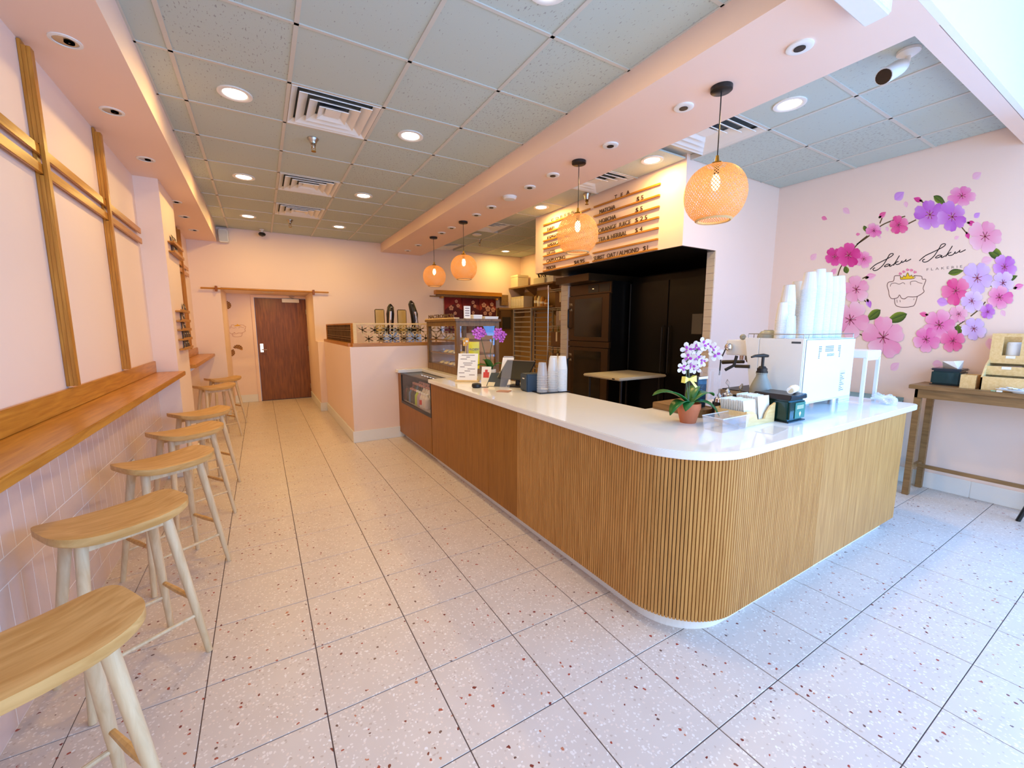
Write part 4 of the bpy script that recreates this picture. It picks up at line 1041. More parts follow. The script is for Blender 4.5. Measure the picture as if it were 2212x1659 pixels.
# wall shelves with boxes on the kitchen's right wall
for z, n in ((2.36, 'upper'), (1.90, 'lower')):
    t = thing('kitchen_shelf', '%s brown wooden shelf on the kitchen side wall near the back corner' % n, 'shelf', (XR, 7.55, z))
    MB().box(-.34, -.85, 0, -.001, .85, .03).build('board', WALN, t, bevel=.003)
    for yy in (-.6, .2, .7): MB().prism([(-.30, -.02), (-.001, -.20), (-.001, 0), (-.30, 0)], yy-.012, yy+.012, 'y').build('bracket', WALN, t)
q = thing('storage_box', 'plain cream storage box on the upper kitchen shelf', 'box', (5.10, 8.15, 2.39)); MB().box(-.14, -.15, 0, .14, .15, .26).build('carton_body', CREAM, q, bevel=.004); MB().box(-.145, -.155, .22, .145, .155, .265).build('lid', CREAM, q, bevel=.003)
q = thing('tool_crate', 'white crate of black utensils on the upper kitchen shelf', 'crate', (5.10, 7.20, 2.39)); MB().box(-.13, -.20, 0, .13, .20, .12).build('crate_body', CREAM, q, bevel=.004)
for k in range(6): MB().tube([(-.05+.02*(k % 3), -.14+k*.055, .10), (-.08+.03*(k % 2), -.15+k*.06, .22)], .012, 6).build('utensil', BLACK, q)
q = thing('white_carton', 'pale grey carton on the upper kitchen shelf beside the crate', 'box', (5.12, 6.86, 2.39)); MB().box(-.12, -.12, 0, .12, .12, .22).build('carton_body', WPLAST, q, bevel=.004); MB().box(-.121, -.015, .1, .121, .015, .221).build('tape', CREAM, q)
for k in range(8):
    q = thing('binder', 'cream file box in the row on the lower kitchen shelf', 'file box', (5.10, 8.30-k*.068, 1.93), 0, 'cream file boxes on the lower kitchen shelf')
    MB().box(-.12, -.030, 0, .12, .030, .25).build('sleeve', CREAM, q, bevel=.002); MB().box(-.1205, -.012, .05, -.1195, .012, .2).build('spine_label', PAPER, q)
for k, (y, h, mt, n) in enumerate(((7.44, .27, plain('tan_bag', S(150,112,58), .7), 'slim tan bag'), (7.32, .22, CREAM, 'cream canister'), (7.20, .20, plain('amber_jar', S(196,140,50), .4), 'amber jar'), (7.06, .14, OAKR, 'small orange tub'))):
    q = thing('pantry_item', n + ' on the lower kitchen shelf beside the file boxes', 'jar', (5.08, y, 1.93))
    MB().lathe([(.05, 0), (.052, h*.1), (.05, h*.75), (.035 if k else .01, h*.92), (.034 if k else .006, h)], 12).build('jar_body', mt, q, smooth=True)
    MB().lathe([(.053, h*.3), (.053, h*.5)], 12, cap0=False, cap1=False).build('jar_label', PAPER, q)
t = thing('towel_dispenser', 'brown plastic paper towel dispenser with dark front on the back wall corner', 'dispenser', (4.79, YB, 1.45))
BRN = plain('brown_plastic', S(104,74,40), .5)
MB().box(-.13, -.20, 0, .14, -.001, .42).build('housing', BRN, t, bevel=.01); MB().box(-.10, -.206, .02, .11, -.20, .28).build('dark_front', plain('smoke_front', S(58,54,48), .2), t)
MB().tube([(-.16, -.12, .44), (.16, -.12, .44)], .05, 12).build('roll_cover', BRN, t, smooth=True)
t = thing('wall_box', 'small brown wooden box on the back wall above the towel dispenser', 'box', (4.82, YB, 1.99)); MB().box(-.09, -.09, 0, .09, -.001, .24).build('box_body', WALN, t, bevel=.003); MB().box(-.085, -.094, .01, .085, -.09, .23).build('box_front', WALN, t)
# ------------------------------------------------------------------ things on the countertop (top at z = .94)
TZ = .9402
def petals(m, c, nrm, rad, n=5, up=Vector((0, 0, 1)), open_=.25, wide=.55):
    """n rounded petals around c facing nrm, gently cupped"""
    nrm = Vector(nrm).normalized(); a = nrm.cross(up).normalized(); b = a.cross(nrm).normalized(); c = Vector(c); off = random.uniform(0, 1)
    for k in range(n):
        th = 2*math.pi*(k+off)/n; d = a*math.cos(th)+b*math.sin(th); e = nrm.cross(d); i0 = len(m.v)
        m.v.append(tuple(c))
        P = [(.35, -wide*.6), (.75, -wide*.8), (1.0, -wide*.35), (1.0, wide*.35), (.75, wide*.8), (.35, wide*.6)]
        for u, v in P: m.v.append(tuple(c + d*rad*u + e*rad*v*.75 + nrm*rad*open_*u*u))
        for q in range(1, 6): m.f.append((i0, i0+q, i0+q+1))
    return m
def leaf(path, wid, m):
    P = [Vector(p) for p in path]; n = 10; b = len(m.v)
    for i in range(n+1):
        t = i/n
        c = (1-t)**2*P[0] + 2*t*(1-t)*P[1] + t*t*P[2]; d = (2*(1-t)*(P[1]-P[0]) + 2*t*(P[2]-P[1])).normalized()
        s = d.cross(Vector((0, 0, 1))).normalized(); w2 = wid*math.sin(math.pi*min(1, .12+t*.88))**.7*.5 + .002
        upv = s.cross(d)
        for q, lift in ((-1, .25), (0, 0), (1, .25)): m.v.append(tuple(c + s*w2*q + upv*w2*lift))
    for i in range(n):
        for q in (0, 1): m.f.append((b+3*i+q, b+3*i+q+1, b+3*i+4+q, b+3*i+3+q))
    return m
def orchid(loc, label, pot_mat, pot, stems, blooms, rad, pm, lipm, leaves, bow=None):
    t = thing('potted_orchid', label, 'orchid', loc)
    r0, r1, h = pot
    MB().lathe([(r0, 0), (r1*.93, h*.68), (r1*.93, h*.70), (r1, h*.71), (r1, h), (r1*.9, h), (r1*.86, h*.86), (.004, h*.85)], 24, cap1=False).build('pot', pot_mat, t, smooth=True)
    MB().lathe([(r1*.87, h*.84), (r1*.5, h*.88), (.004, h*.9)], 16, cap0=False).build('moss', plain('moss', S(86,78,44), .9), t)
    for k, lf in enumerate(leaves):
        o = leaf(lf[:3], lf[3]*1.3, MB()).build('leaf', LEAFM, t, smooth=True); md = o.modifiers.new('thick', 'SOLIDIFY'); md.thickness = .003
    for s in stems: MB().tube(s, .0035, 6).build('stem', OLIVEM, t, smooth=True)
    for c, nrm in blooms:
        rr = rad*random.uniform(.85, 1.1)
        o = petals(MB(), c, nrm, rr).build('blossom', pm, t); md = o.modifiers.new('thick', 'SOLIDIFY'); md.thickness = .0012
        n = Vector(nrm).normalized()
        petals(MB(), Vector(c)+n*rr*.12, nrm, rr*.5, 3, wide=.6).build('lip', lipm, o)
        MB().tube([Vector(c)+n*rr*.1, Vector(c)+n*rr*.35], [rr*.12, rr*.05], 6).build('column', PAPER, o)
    return t
whp = plain('cream_purple_petal', S(226,214,214), .55, var=.10, vs=40); lipP = plain('purple_lip', S(176,60,180), .5); violet = plain('violet_petal', S(206,108,216), .5, var=.1, vs=30); lipV = plain('magenta_lip', S(150,40,140), .5)
P0 = Vector((2.145, 1.535, TZ))
bl = []
for (dx, dy, dz) in ((-.035, .03, .325), (.03, .02, .335), (.01, .03, .385), (.065, .015, .385), (.03, .05, .43), (.08, .03, .44), (.115, .01, .46), (.15, .0, .45), (.185, -.01, .435), (.075, .02, .32), (.10, .0, .36), (.20, -.02, .40)):
    bl.append(((dx, dy, dz), (-.55+random.uniform(-.35, .35), -.75, random.uniform(-.25, .25))))
orchid(P0, 'white and purple orchid in a terracotta pot near the counter corner', TERRA, (.044, .068, .118),
    [[(0, 0, .10), (-.01, .02, .25), (.0, .03, .36), (.06, .03, .42), (.13, .01, .44), (.20, -.02, .40)], [(.01, .01, .10), (.02, .02, .22), (.02, .03, .34)]],
    bl, .042, whp, lipP,
    [((0, 0, .11), (-.10, .06, .22), (-.20, .10, .165), .07), ((0, 0, .11), (-.10, .0, .17), (-.165, .0, .06), .055), ((0, 0, .11), (.09, -.03, .21), (.18, -.04, .15), .06), ((0, 0, .11), (.06, -.09, .17), (.09, -.14, .05), .05), ((0, 0, .11), (-.05, -.04, .15), (-.11, -.06, .09), .045), ((0, 0, .11), (.10, .05, .22), (.18, .07, .19), .05)])
t = thing('ribbon_bow', 'pale yellow ribbon bow tied round the orchid stems above the terracotta pot', 'bow', P0 + Vector((.005, .01, .255)))
for sx in (-1, 1):
    m = MB(); m.v = [(0, 0, -.006), (0, 0, .006), (sx*.05, -.012, .022), (sx*.055, -.012, -.018), (sx*.05, .014, .02), (sx*.055, .014, -.016)]
    m.f = [(0, 1, 2, 3), (0, 1, 4, 5), (2, 3, 5, 4)]; m.build('loop', YELLOW, t)
m = MB(); m.v = [(0, 0, 0), (.012, -.006, .004), (.055, -.02, -.045), (.035, -.02, -.05)]; m.f = [(0, 1, 2, 3)]; o = m.build('tail', YELLOW, t); md = o.modifiers.new('thick', 'SOLIDIFY'); md.thickness = .0015
MB().lathe([(.004, -.009), (.011, 0), (.004, .009)], 8).build('knot', YELLOW, t, smooth=True)

def clearbox(name, label, cat, loc, sx, sy, h, mat, wall=.0025, div=None, taper=.9, rz=0):
    t = thing(name, label, cat, loc, R(rz)); a, b = sx/2, sy/2; at, bt = a*taper, b*taper
    MB().box(-at, -bt, 0, at, bt, wall).build('base', mat, t)
    for p, q in (((-1, -1), (1, -1)), ((1, -1), (1, 1)), ((1, 1), (-1, 1)), ((-1, 1), (-1, -1))):
        m = MB(); P0_ = (p[0]*at, p[1]*bt, wall); P1_ = (q[0]*at, q[1]*bt, wall); P2_ = (q[0]*a, q[1]*b, h); P3_ = (p[0]*a, p[1]*b, h)
        m.v = [P0_, P1_, P2_, P3_]; m.f = [(0, 1, 2, 3)]; o = m.build('side', mat, t); md = o.modifiers.new('thick', 'SOLIDIFY'); md.thickness = wall
        MB().bar(P3_, P2_, .004, .004).build('rim', PLASR, t)
    if div: MB().box(div-.0012, -b*.96, wall, div+.0012, b*.96, h*.97).build('divider', mat, t)
    return t
PLASR = clear('clear_plastic_rim', (.95,.97,1,1), .40, .1)
clearbox('divided_box', 'empty clear plastic box with two compartments in front of the orchid pot', 'box', (2.185, 1.325, TZ), .25, .12, .078, PLAS, div=.03)
t = thing('sleeve_holder', 'pale plywood holder full of white paper sleeves beside the clear box', 'holder', (2.455, 1.375, TZ))
MB().box(-.15, -.085, 0, .15, .085, .008).build('base', SPLY, t)
front = [(-.15, 0), (.15, 0), (.15, .115), (.105, .10), (.06, .06), (.045, .03), (-.03, .03), (-.05, .065), (-.085, .085), (-.15, .09)]
MB().prism([(a, b+.0001) for a, b in front], -.095, -.085, 'y').build('front_board', SPLY, t); MB().box(-.15, .085, 0, .15, .095, .09).build('back_board', SPLY, t)
for x in (-.15, .142): MB().box(x, -.0849, .008, x+.008, .0849, .085).build('side_board', SPLY, t)
for row, (x0, n) in enumerate(((-.135, 14), (.012, 13))):
    for k in range(n):
        s = thing('paper_sleeve', 'white paper sleeve standing in the %s row of the plywood holder' % ('left', 'right')[row], 'paper sleeve', (2.455+x0+.064, 1.375-.078+k*.0104, TZ+.009), 0, 'white paper sleeves in the holder')
        h = .135 + .012*row + random.uniform(-.003, .003); ln = .018
        MB().quadmesh([(-.06, 0, 0), (.06, 0, 0), (.06, ln, h), (-.06, ln, h), (-.06, .003, 0), (.06, .003, 0), (.06, ln+.004, h), (-.06, ln+.004, h)], [(0,1,2,3),(4,7,6,5),(0,4,5,1),(3,2,6,7),(0,3,7,4),(1,5,6,2)]).build('sheet', PAPER, s)
t = thing('acrylic_sheet', 'thin clear acrylic sheet lying flat on the counter before the plywood holder', 'sheet', (2.37, 1.17, TZ), R(8))
MB().box(-.11, -.045, 0, .11, .045, .003).build('sheet', PLAS, t); MB().box(-.112, -.047, 0, -.108, .047, .004).build('edge', PLASR, t)
t = thing('napkin_dispenser', 'dark green smoked napkin dispenser with leaf printed label on the counter', 'dispenser', (2.715, 1.285, TZ))
MB().box(-.095, -.075, .006, .095, .13, .135).build('body', GREENG, t, bevel=.012); MB().box(-.098, -.078, 0, .098, .133, .006).build('foot', BLACKP, t)
MB().prism([(-.10, .135), (.10, .135), (.092, .165), (.02, .158), (-.02, .158), (-.092, .165)], -.08, .135, 'y').build('lid', SMOKE, t, bevel=.004)
MB().box(-.075, -.055, .008, .075, .11, .12).build('napkins', plain('kraft_napkin', S(60,96,80), .8), t)
MB().box(-.03, -.0785, .02, .085, -.0755, .115).build('label', plain('teal_label', S(52,120,104), .5), t)
m = MB(); m.v = [(.028-.012, -.0792, .05), (.028, -.0792, .028), (.028+.012, -.0792, .05), (.028, -.0792, .062)]; m.f = [(0, 1, 2, 3)]; m.build('leaf_mark', PAPER, t)
for z in (.078, .086, .094): MB().box(-.012, -.0792, z, .066, -.0786, z+.003).build('print_line', PAPER, t)
t = thing('rolled_napkin', 'white paper napkin rolled up on top of the green dispenser', 'napkin', (2.70, 1.24, TZ+.166), R(10))
MB().tube([(-.03, 0, .022), (.03, .004, .025), (.10, .01, .022), (.125, .012, .016)], [.021, .023, .022, .006], 12).build('roll', PAPER, t, smooth=True)
MB().tube([(-.0305, 0, .022), (-.029, 0, .022)], .015, 12).build('roll_core', CREAM, t)
t = thing('sauce_bottle', 'grey syrup bottle with black pump beside the espresso machine', 'bottle', (2.83, 1.492, TZ))
GB = plain('grey_bottle', S(150,156,152), .4)
MB().lathe([(.060, 0), (.066, .006), (.066, .135), (.064, .165), (.05, .20), (.034, .235), (.030, .262)], 22).build('body', GB, t, smooth=True)
MB().lathe([(.034, .262), (.034, .272), (.030, .2725), (.030, .292), (.026, .2925), (.018, .305)], 18).build('collar', BLACKP, t)
MB().lathe([(.036, .256), (.036, .262)], 18).build('neck_ring', GB, t)
MB().tube([(0, 0, .30), (0, 0, .372)], .009, 10).build('plunger', BLACKP, t); MB().tube([(.035, -.012, .372), (0, 0, .376), (-.06, .02, .374), (-.085, .03, .366)], [.009, .013, .009, .006], 10).build('spout', BLACKP, t, smooth=True)
MB().lathe([(.067, .05), (.067, .125)], 22, cap0=False, cap1=False).build('label', plain('sage_label', S(196,204,170), .6), t)
# wooden riser with jars behind the orchid
t = thing('wooden_riser', 'low wooden board along the inner edge of the counter behind the orchid', 'board', (2.46, 1.755, TZ)); MB().box(-.15, -.185, 0, .15, .185, .045).build('board', WALN, t, bevel=.003); MB().box(-.151, -.02, .01, -.1495, .02, .03).build('knob', WALN, t)
t = thing('glass_canister', 'clear square glass canister with dark coffee behind the orchid stems', 'canister', (2.38, 1.66, TZ+.0455))
MB().box(-.05, -.05, 0, .05, .05, .24).build('glass', GLASS, t, bevel=.008); MB().box(-.044, -.044, .004, .044, .044, .20).build('contents', plain('blue_black', S(40,56,70), .25), t); MB().box(-.046, -.0508, .19, .046, -.0502, .205).build('white_band', PAPER, t)
t = thing('glass_canister', 'taller empty clear glass canister with rounded top next to the coffee canister', 'canister', (2.53, 1.66, TZ+.0455))
MB().box(-.06, -.05, 0, .06, .05, .25).build('glass', PLAS, t, bevel=.018); MB().box(-.061, -.051, 0, .061, .051, .006).build('foot', CHROME, t)
for (x, y, r, h, n) in ((2.42, 1.522, .036, .10, 'left'), (2.512, 1.525, .040, .12, 'right')):
    q = thing('black_canister', 'short black canister behind the plywood holder, %s one' % n, 'canister', (x, y, TZ))
    MB().lathe([(r, 0), (r, h)], 18).build('can', BLACK, q, smooth=True); MB().lathe([(r*.8, h), (r*.78, h+.02), (r*.5, h+.028)], 16).build('lid', CHROME, q, smooth=True); MB().lathe([(.004, h+.026), (.014, h+.04), (.004, h+.056)], 10).build('knob', CHROME, q, smooth=True)
t = thing('utensil_cup', 'black cup holding a steel whisk and spoon beside the syrup bottle', 'cup', (2.74, 1.62, TZ)); MB().lathe([(.036, 0), (.042, .10), (.038, .10), (.033, .006)], 16, cap1=False).build('cup', BLACK, t, smooth=True)
q = thing('steel_whisk', 'small steel whisk standing in the black cup', 'whisk', (2.74, 1.62, TZ+.01)); MB().tube([(0, 0, 0), (-.03, .02, .15)], .004, 6).build('grip', STEEL, q)
for k in range(4):
    a = R(45*k); MB().tube([(-.03, .02, .15), (-.035+.016*math.cos(a), .022+.016*math.sin(a), .175), (-.042, .026, .20)], .0012, 4).build('wire', STEEL, q)
q = thing('steel_spoon', 'steel spoon leaning in the black cup', 'spoon', (2.755, 1.615, TZ+.01)); MB().tube([(0, 0, 0), (.03, -.01, .12)], .003, 6).build('grip', STEEL, q); MB().tube([(.03, -.01, .12), (.036, -.012, .14), (.046, -.015, .168)], [.004, .013, .004], 8).build('bowl', STEEL, q, smooth=True)
# hidden service shelf with steel drawer inside
# ------------------------------------------------------------------ espresso machine
EX0, EX1, EY0, EY1, EZ0, EZ1 = 2.93, 3.66, 1.30, 1.68, 1.0, 1.427
t = thing('espresso_machine', 'large white espresso machine with its back to the room on the counter', 'espresso machine', ((EX0+EX1)/2, (EY0+EY1)/2, TZ))
hx, hy = (EX1-EX0)/2, (EY1-EY0)/2; z0 = EZ0-TZ; z1 = EZ1-TZ
def eb(n, m, *a, **k): return MB().box(*a).build(n, m, t, **k)
eb('body', MACHW, -hx, -hy, z0, hx, hy-.10, z1, bevel=.006); eb('back_panel', MACHW, -hx+.02, -hy-.004, z0+.01, hx-.006, -hy, z1-.005, bevel=.002)
MB().prism([(hy-.10, z0), (hy-.10, z1), (hy, z1), (hy-.02, z1-.12), (hy-.07, z0)], -hx, -hx+.04, 'x').build('side_wing', MACHW, t, bevel=.002)
MB().prism([(hy-.10, z0), (hy-.10, z1), (hy, z1), (hy-.02, z1-.12), (hy-.07, z0)], hx-.04, hx, 'x').build('side_wing', MACHW, t, bevel=.002)
eb('group_head', MACHW, -hx+.04, hy-.10, z1-.13, hx-.04, hy+.16, z1-.02, bevel=.006); eb('drip_tray', STEEL, -hx+.04, hy-.10, z0-.01, hx-.04, hy+.20, z0+.035, bevel=.003)
eb('drip_grate', BLACKP, -hx+.06, hy-.08, z0+.035, hx-.06, hy+.18, z0+.04)
for x in (-hx+.07, hx-.09):
    for y in (-hy+.07, hy-.14): MB().lathe([(.026, 0), (.026, .07), (.03, z0)], 16, (x, y, 0)).build('foot', CHROME, t, smooth=True)
for x in (-.18, .16):
    MB().tube([(x, hy+.10, z1-.13), (x, hy+.10, z1-.17)], .032, 14).build('group', CHROME, t, smooth=True)
    MB().tube([(x-.0, hy+.10, z1-.185), (x-.0, hy+.18, z1-.19), (x, hy+.27, z1-.20)], [.012, .014, .016], 8).build('portafilter', BLACKP, t, smooth=True)
MB().lathe([(.004, -.03), (.024, -.02), (.030, 0), (.024, .02), (.004, .03)], 16, (-hx+.012, hy+.12, z1-.07)).build('steam_knob', CHROME, t, smooth=True)
MB().tube([(-hx+.0, hy+.14, z1-.09), (-hx-.03, hy+.15, z1-.16), (-hx-.02, hy+.16, z1-.28)], .005, 8).build('steam_wand', BLACKP, t, smooth=True)
MB().tube([(-hx+.0, hy+.05, z1-.13), (-hx-.01, hy+.06, z1-.20), (-hx-.05, hy+.10, z1-.235)], .011, 8).tube([(-hx-.002, hy+.055, z1-.205), (-hx-.002, hy-.05, z1-.20)], .012, 8).build('tamper_arm', BLACKP, t, smooth=True)
rail = MB()
for p, q in (((-hx+.01, -hy+.01), (hx-.01, -hy+.01)), ((-hx+.01, -hy+.01), (-hx+.01, hy-.02)), ((hx-.01, -hy+.01), (hx-.01, hy-.02)), ((-hx+.01, hy-.02), (hx-.01, hy-.02))):
    rail.tube([(p[0], p[1], z1+.028), (q[0], q[1], z1+.028)], .0028, 6)
for x in (-hx+.01, -.29, hx-.01):
    for y in (-hy+.01, hy-.02): rail.tube([(x, y, z1), (x, y, z1+.028)], .0025, 6)
rail.build('cup_rail', STEEL, t, smooth=True)
def slots(cx, cz, cols, rows, miss=()):
    m = MB()
    for c in range(cols):
        for r in range(rows):
            if (c, r) in miss: continue
            x = cx + c*.020; z = cz - r*.0105; m.box(x, -hy-.0052, z, x+.014, -hy-.0038, z+.0045)
    return m
SL = plain('slot_dark', S(66,74,82), .6)
slots(-.085, z1-.055, 6, 4).build('vent_slots', SL, t)
slots(-.175, z1-.055, 2, 8, [(1, r) for r in range(4, 8)]).build('vent_slots', SL, t); slots(.10, z1-.055, 2, 8, [(0, r) for r in range(4, 8)]).build('vent_slots', SL, t)
text('ascaso', .036, lambda u, v: (-.055+u, -hy-.0045, z1-.118+v), 'maker_name', SL, t, fit=.10)
eb('rating_plate', plain('plate_pale', S(226,230,232), .5), .165, -hy-.0050, z0+.05, .245, -hy-.0042, z0+.20)
for k in range(10): eb('print_line', SL, .172, -hy-.0056, z0+.06+k*.013, .238-.02*(k % 3), -hy-.0051, z0+.064+k*.013)
for a in ((-hx-.0012, -hy+.02, z1-.03, -hx-.0002, -hy+.075, z1-.018),): eb('side_badge', SL, *a)
# cups stacked on the machine
def cup_stack(name, label, cat, x, y, z, r, h, mat, lid=False, grp=None, steps=None):
    t = thing(name, label, cat, (x, y, z), 0, grp); ch = .11; n = steps or max(1, int((h-ch)/.0085)); prof_ = []
    st = (h-ch)/n
    for k in range(n):
        zz = k*st; prof_ += [(r*.97, zz), (r*1.03, zz+st*.2), (r*1.03, zz+st*.6), (r*.96, zz+st*.7)]
    prof_ += [(r, h-ch), (r*.985, h-ch+.006), (r*.72, h), (r*.70, h)]
    MB().lathe(prof_, 18).build('cups', mat, t, smooth=False)
    MB().lathe([(r*.70, h-.0005), (r*.66, h-.0005), (r*.66, h+.0012), (r*.70, h+.0012)], 18, cap0=False, cap1=False).build('base_rim', mat, t)
    return t
CUPW = plain('paper_cup', S(236,238,238), .6, var=.01)
EZT = EZ1 + .0005
for k, (x, y, h, n) in enumerate(((2.985, 1.335, .415, 'third from the left'), (3.05, 1.43, .37, 'short one in the back row'), (3.095, 1.33, .44, 'tallest, fourth from the left'), (3.19, 1.33, .425, 'fifth from the left'), (3.285, 1.33, .405, 'second from the right end'), (3.375, 1.33, .415, 'at the right end'), (2.88, 1.40, .335, 'second from the left'))):
    cup_stack('paper_cup_stack', 'upside-down white paper cup stack on the espresso machine, ' + n, 'cup stack', x*1.064, y*1.06, EZT, .0455, h*1.05, CUPW, grp='white cup stacks on the espresso machine')
cup_stack('small_cup_stack', 'short leftmost stack of upside-down white paper cups on the espresso machine', 'cup stack', 2.985, 1.475, EZT, .036, .235, CUPW, grp='white cup stacks on the espresso machine')
cup_stack('clear_cup_stack', 'short stack of clear plastic cups before the leftmost paper cups on the machine', 'cup stack', 2.978, 1.41, EZT, .030, .145, PLASR)
t = thing('grey_bowl', 'upside-down grey ceramic bowl on top of the espresso machine', 'bowl', (3.03, 1.575, EZT)); MB().lathe([(.068, 0), (.066, .018), (.045, .045), (.03, .05)], 22).build('bowl', GB, t, smooth=True); MB().lathe([(.03, .0498), (.028, .054), (.02, .054)], 18).build('foot_ring', GB, t)
t = thing('grey_cup', 'small grey cup lying on its side on the front of the espresso machine', 'cup', (3.03, 1.75, 1.4075)); MB().tube([(-.02, -.01, .022), (-.005, 0, .022), (.03, .02, .022)], [.012, .021, .021], 14).build('cup', GB, t, smooth=True); MB().tube([(-.036, -.018, .014), (-.018, -.01, .018)], .006, 6).build('handle', GB, t)
# white riser stand and plastic gloves at the counter end
t = thing('white_stand', 'small white raised stand with thin legs at the right end of the counter', 'stand', (3.905, 1.415, TZ))
MB().box(-.125, -.155, .335, .125, .155, .39).build('top_tray', WPLAST, t, bevel=.004)
for sx in (-1, 1):
    for sy in (-1, 1): MB().box(sx*.115-.010, sy*.145-.010, 0, sx*.115+.010, sy*.145+.010, .335).build('leg', WPLAST, t)
for sy in (-1, 1): MB().box(-.12, sy*.145-.004, .318, .12, sy*.145+.004, .335).build('rail', WPLAST, t)
t = thing('wrapped_loaf', 'pale wrapped bread roll lying on the small white stand', 'bread', (3.85, 1.46, TZ+.3903)); MB().tube([(-.06, .02, .02), (-.04, .015, .03), (.04, -.01, .03), (.075, -.02, .018)], [.012, .03, .03, .010], 12).build('wrapping', CREAM, t, smooth=True); MB().box(-.02, .02, .03, .03, .06, .075).build('paper_tag', CREAM, t)
t = thing('flat_boxes', 'stack of flat white cartons beside the espresso machine under the stand', 'box', (3.79, 1.45, TZ)); 
for k in range(4): MB().box(-.11, -.08, k*.018, .075, .08, k*.018+.016).build('carton', PAPER, t)
t = thing('plastic_gloves', 'crumpled pile of clear plastic gloves at the end of the counter', 'gloves', (3.93, 1.18, TZ))
for k in range(18):
    a = random.uniform(0, 6.28); x = random.uniform(-.13, .13); y = random.uniform(-.06, .06); l = random.uniform(.05, .09); z = .012 + random.uniform(0, .035)
    MB().tube([(x-l*math.cos(a)*.5, y-l*math.sin(a)*.5, z), (x, y, z+.012), (x+l*math.cos(a)*.5, y+l*math.sin(a)*.5, z-.004)], [.008, .018, .008], 7).build('fold', PLASR, t, smooth=True)

# ------------------------------------------------------------------ register end of the counter
t = thing('menu_stand', 'wooden stand holding an upright printed price list beside the register', 'menu stand', (1.80, 3.90, TZ), R(-38))
MB().box(-.12, -.03, 0, .12, .06, .018).build('base', SPLY, t, bevel=.002)
def tilt(x, z, th=.0, y0=.0, k=.30): return (x, y0 + z*k + th, .018 + z)
m = MB(); m.v = [tilt(-.105, 0), tilt(.105, 0), tilt(.105, .27), tilt(-.105, .27), tilt(-.105, 0, .004), tilt(.105, 0, .004), tilt(.105, .27, .004), tilt(-.105, .27, .004)]
m.f = [(0,1,2,3),(4,7,6,5),(0,4,5,1),(3,2,6,7),(0,3,7,4),(1,5,6,2)]; sh = m.build('sheet', PAPER, t)
for k, (a, b) in enumerate(((-.07, .07), (-.02, .02), (-.08, -.01), (.03, .08), (-.05, .05), (-.04, .04), (-.08, -.03), (.0, .08), (-.03, .03), (-.09, -.03), (.02, .08), (-.08, -.02))):
    z = .25 - k*.02; m = MB(); m.v = [tilt(a, z, -.001), tilt(b, z, -.001), tilt(b, z+.006, -.001), tilt(a, z+.006, -.001)]; m.f = [(0, 1, 2, 3)]; m.build('print_line', INKG, sh)
t = thing('gift_card_sign', 'small white card with red gift bag print leaning beside the price list', 'sign', (1.955, 3.775, TZ), R(-38))
m = MB(); m.v = [tilt(-.05, 0, 0, 0, .35), tilt(.05, 0, 0, 0, .35), tilt(.05, .155, 0, 0, .35), tilt(-.05, .155, 0, 0, .35), tilt(-.05, 0, .004, 0, .35), tilt(.05, 0, .004, 0, .35), tilt(.05, .155, .004, 0, .35), tilt(-.05, .155, .004, 0, .35)]
m.v = [(x, y, z-.018) for x, y, z in m.v]; m.f = [(0,1,2,3),(4,7,6,5),(0,4,5,1),(3,2,6,7),(0,3,7,4),(1,5,6,2)]; sh = m.build('card', PAPER, t)
RD = plain('red_print', S(214,74,70), .6)
for (a, b, z0_, z1_) in ((-.03, .03, .045, .10), (-.014, .014, .10, .125)):
    m = MB(); m.v = [(x, y-.001, z-.018) for x, y, z in (tilt(a, z0_, 0, 0, .35), tilt(b, z0_, 0, 0, .35), tilt(b, z1_, 0, 0, .35), tilt(a, z1_, 0, 0, .35))]; m.f = [(0, 1, 2, 3)]; m.build('red_bag_print', RD, sh)
t = thing('card_reader', 'small rounded black card reader on the counter with a thin cable', 'card reader', (1.70, 3.47, TZ))
MB().lathe([(.036, 0), (.046, .012), (.044, .034), (.036, .04), (.004, .041)], 22).build('puck', BLACKP, t, smooth=True); MB().tube([(.04, -.01, .004), (.07, -.03, .003), (.10, -.05, .003)], .003, 6).build('cable', BLACK, t)
MB().lathe([(.02, .0405), (.02, .042)], 14).build('button', NAVY, t)
t = thing('acrylic_holder', 'tall clear acrylic sign holder on a wooden foot near the register', 'sign holder', (1.80, 3.13, TZ), R(-50))
MB().box(-.055, -.045, 0, .055, .045, .008).build('foot', wood('rosy_wood', S(176,126,96), S(200,150,118)), t); m = MB(); k_ = .45
m.v = [(-.045, 0, .008), (.045, 0, .008), (.045, .12, .30), (-.045, .12, .30), (-.045, .005, .008), (.045, .005, .008), (.045, .125, .30), (-.045, .125, .30)]; m.f = [(0,1,2,3),(4,7,6,5),(0,4,5,1),(3,2,6,7),(0,3,7,4),(1,5,6,2)]; m.build('panel', PLAS, t)
MB().bar((-.045, .12, .30), (.045, .12, .30), .006, .006).build('top_edge', PLASR, t)
t = thing('register_screen', 'tilted black register screen with pale edge behind the sign holder', 'screen', (2.06, 3.34, TZ), R(-60))
MB().box(-.08, -.06, 0, .08, .07, .015).build('foot', BLACKP, t, bevel=.004); MB().tube([(0, .02, .015), (0, .03, .12)], .022, 10).build('neck', BLACKP, t)
m = MB(); m.v = [(-.15, -.10, .09), (.15, -.10, .09), (.15, .09, .24), (-.15, .09, .24), (-.15, -.09, .075), (.15, -.09, .075), (.15, .10, .225), (-.15, .10, .225)]; m.f = [(0,1,2,3),(4,7,6,5),(0,4,5,1),(3,2,6,7),(0,3,7,4),(1,5,6,2)]; m.build('display', BLACK, t)
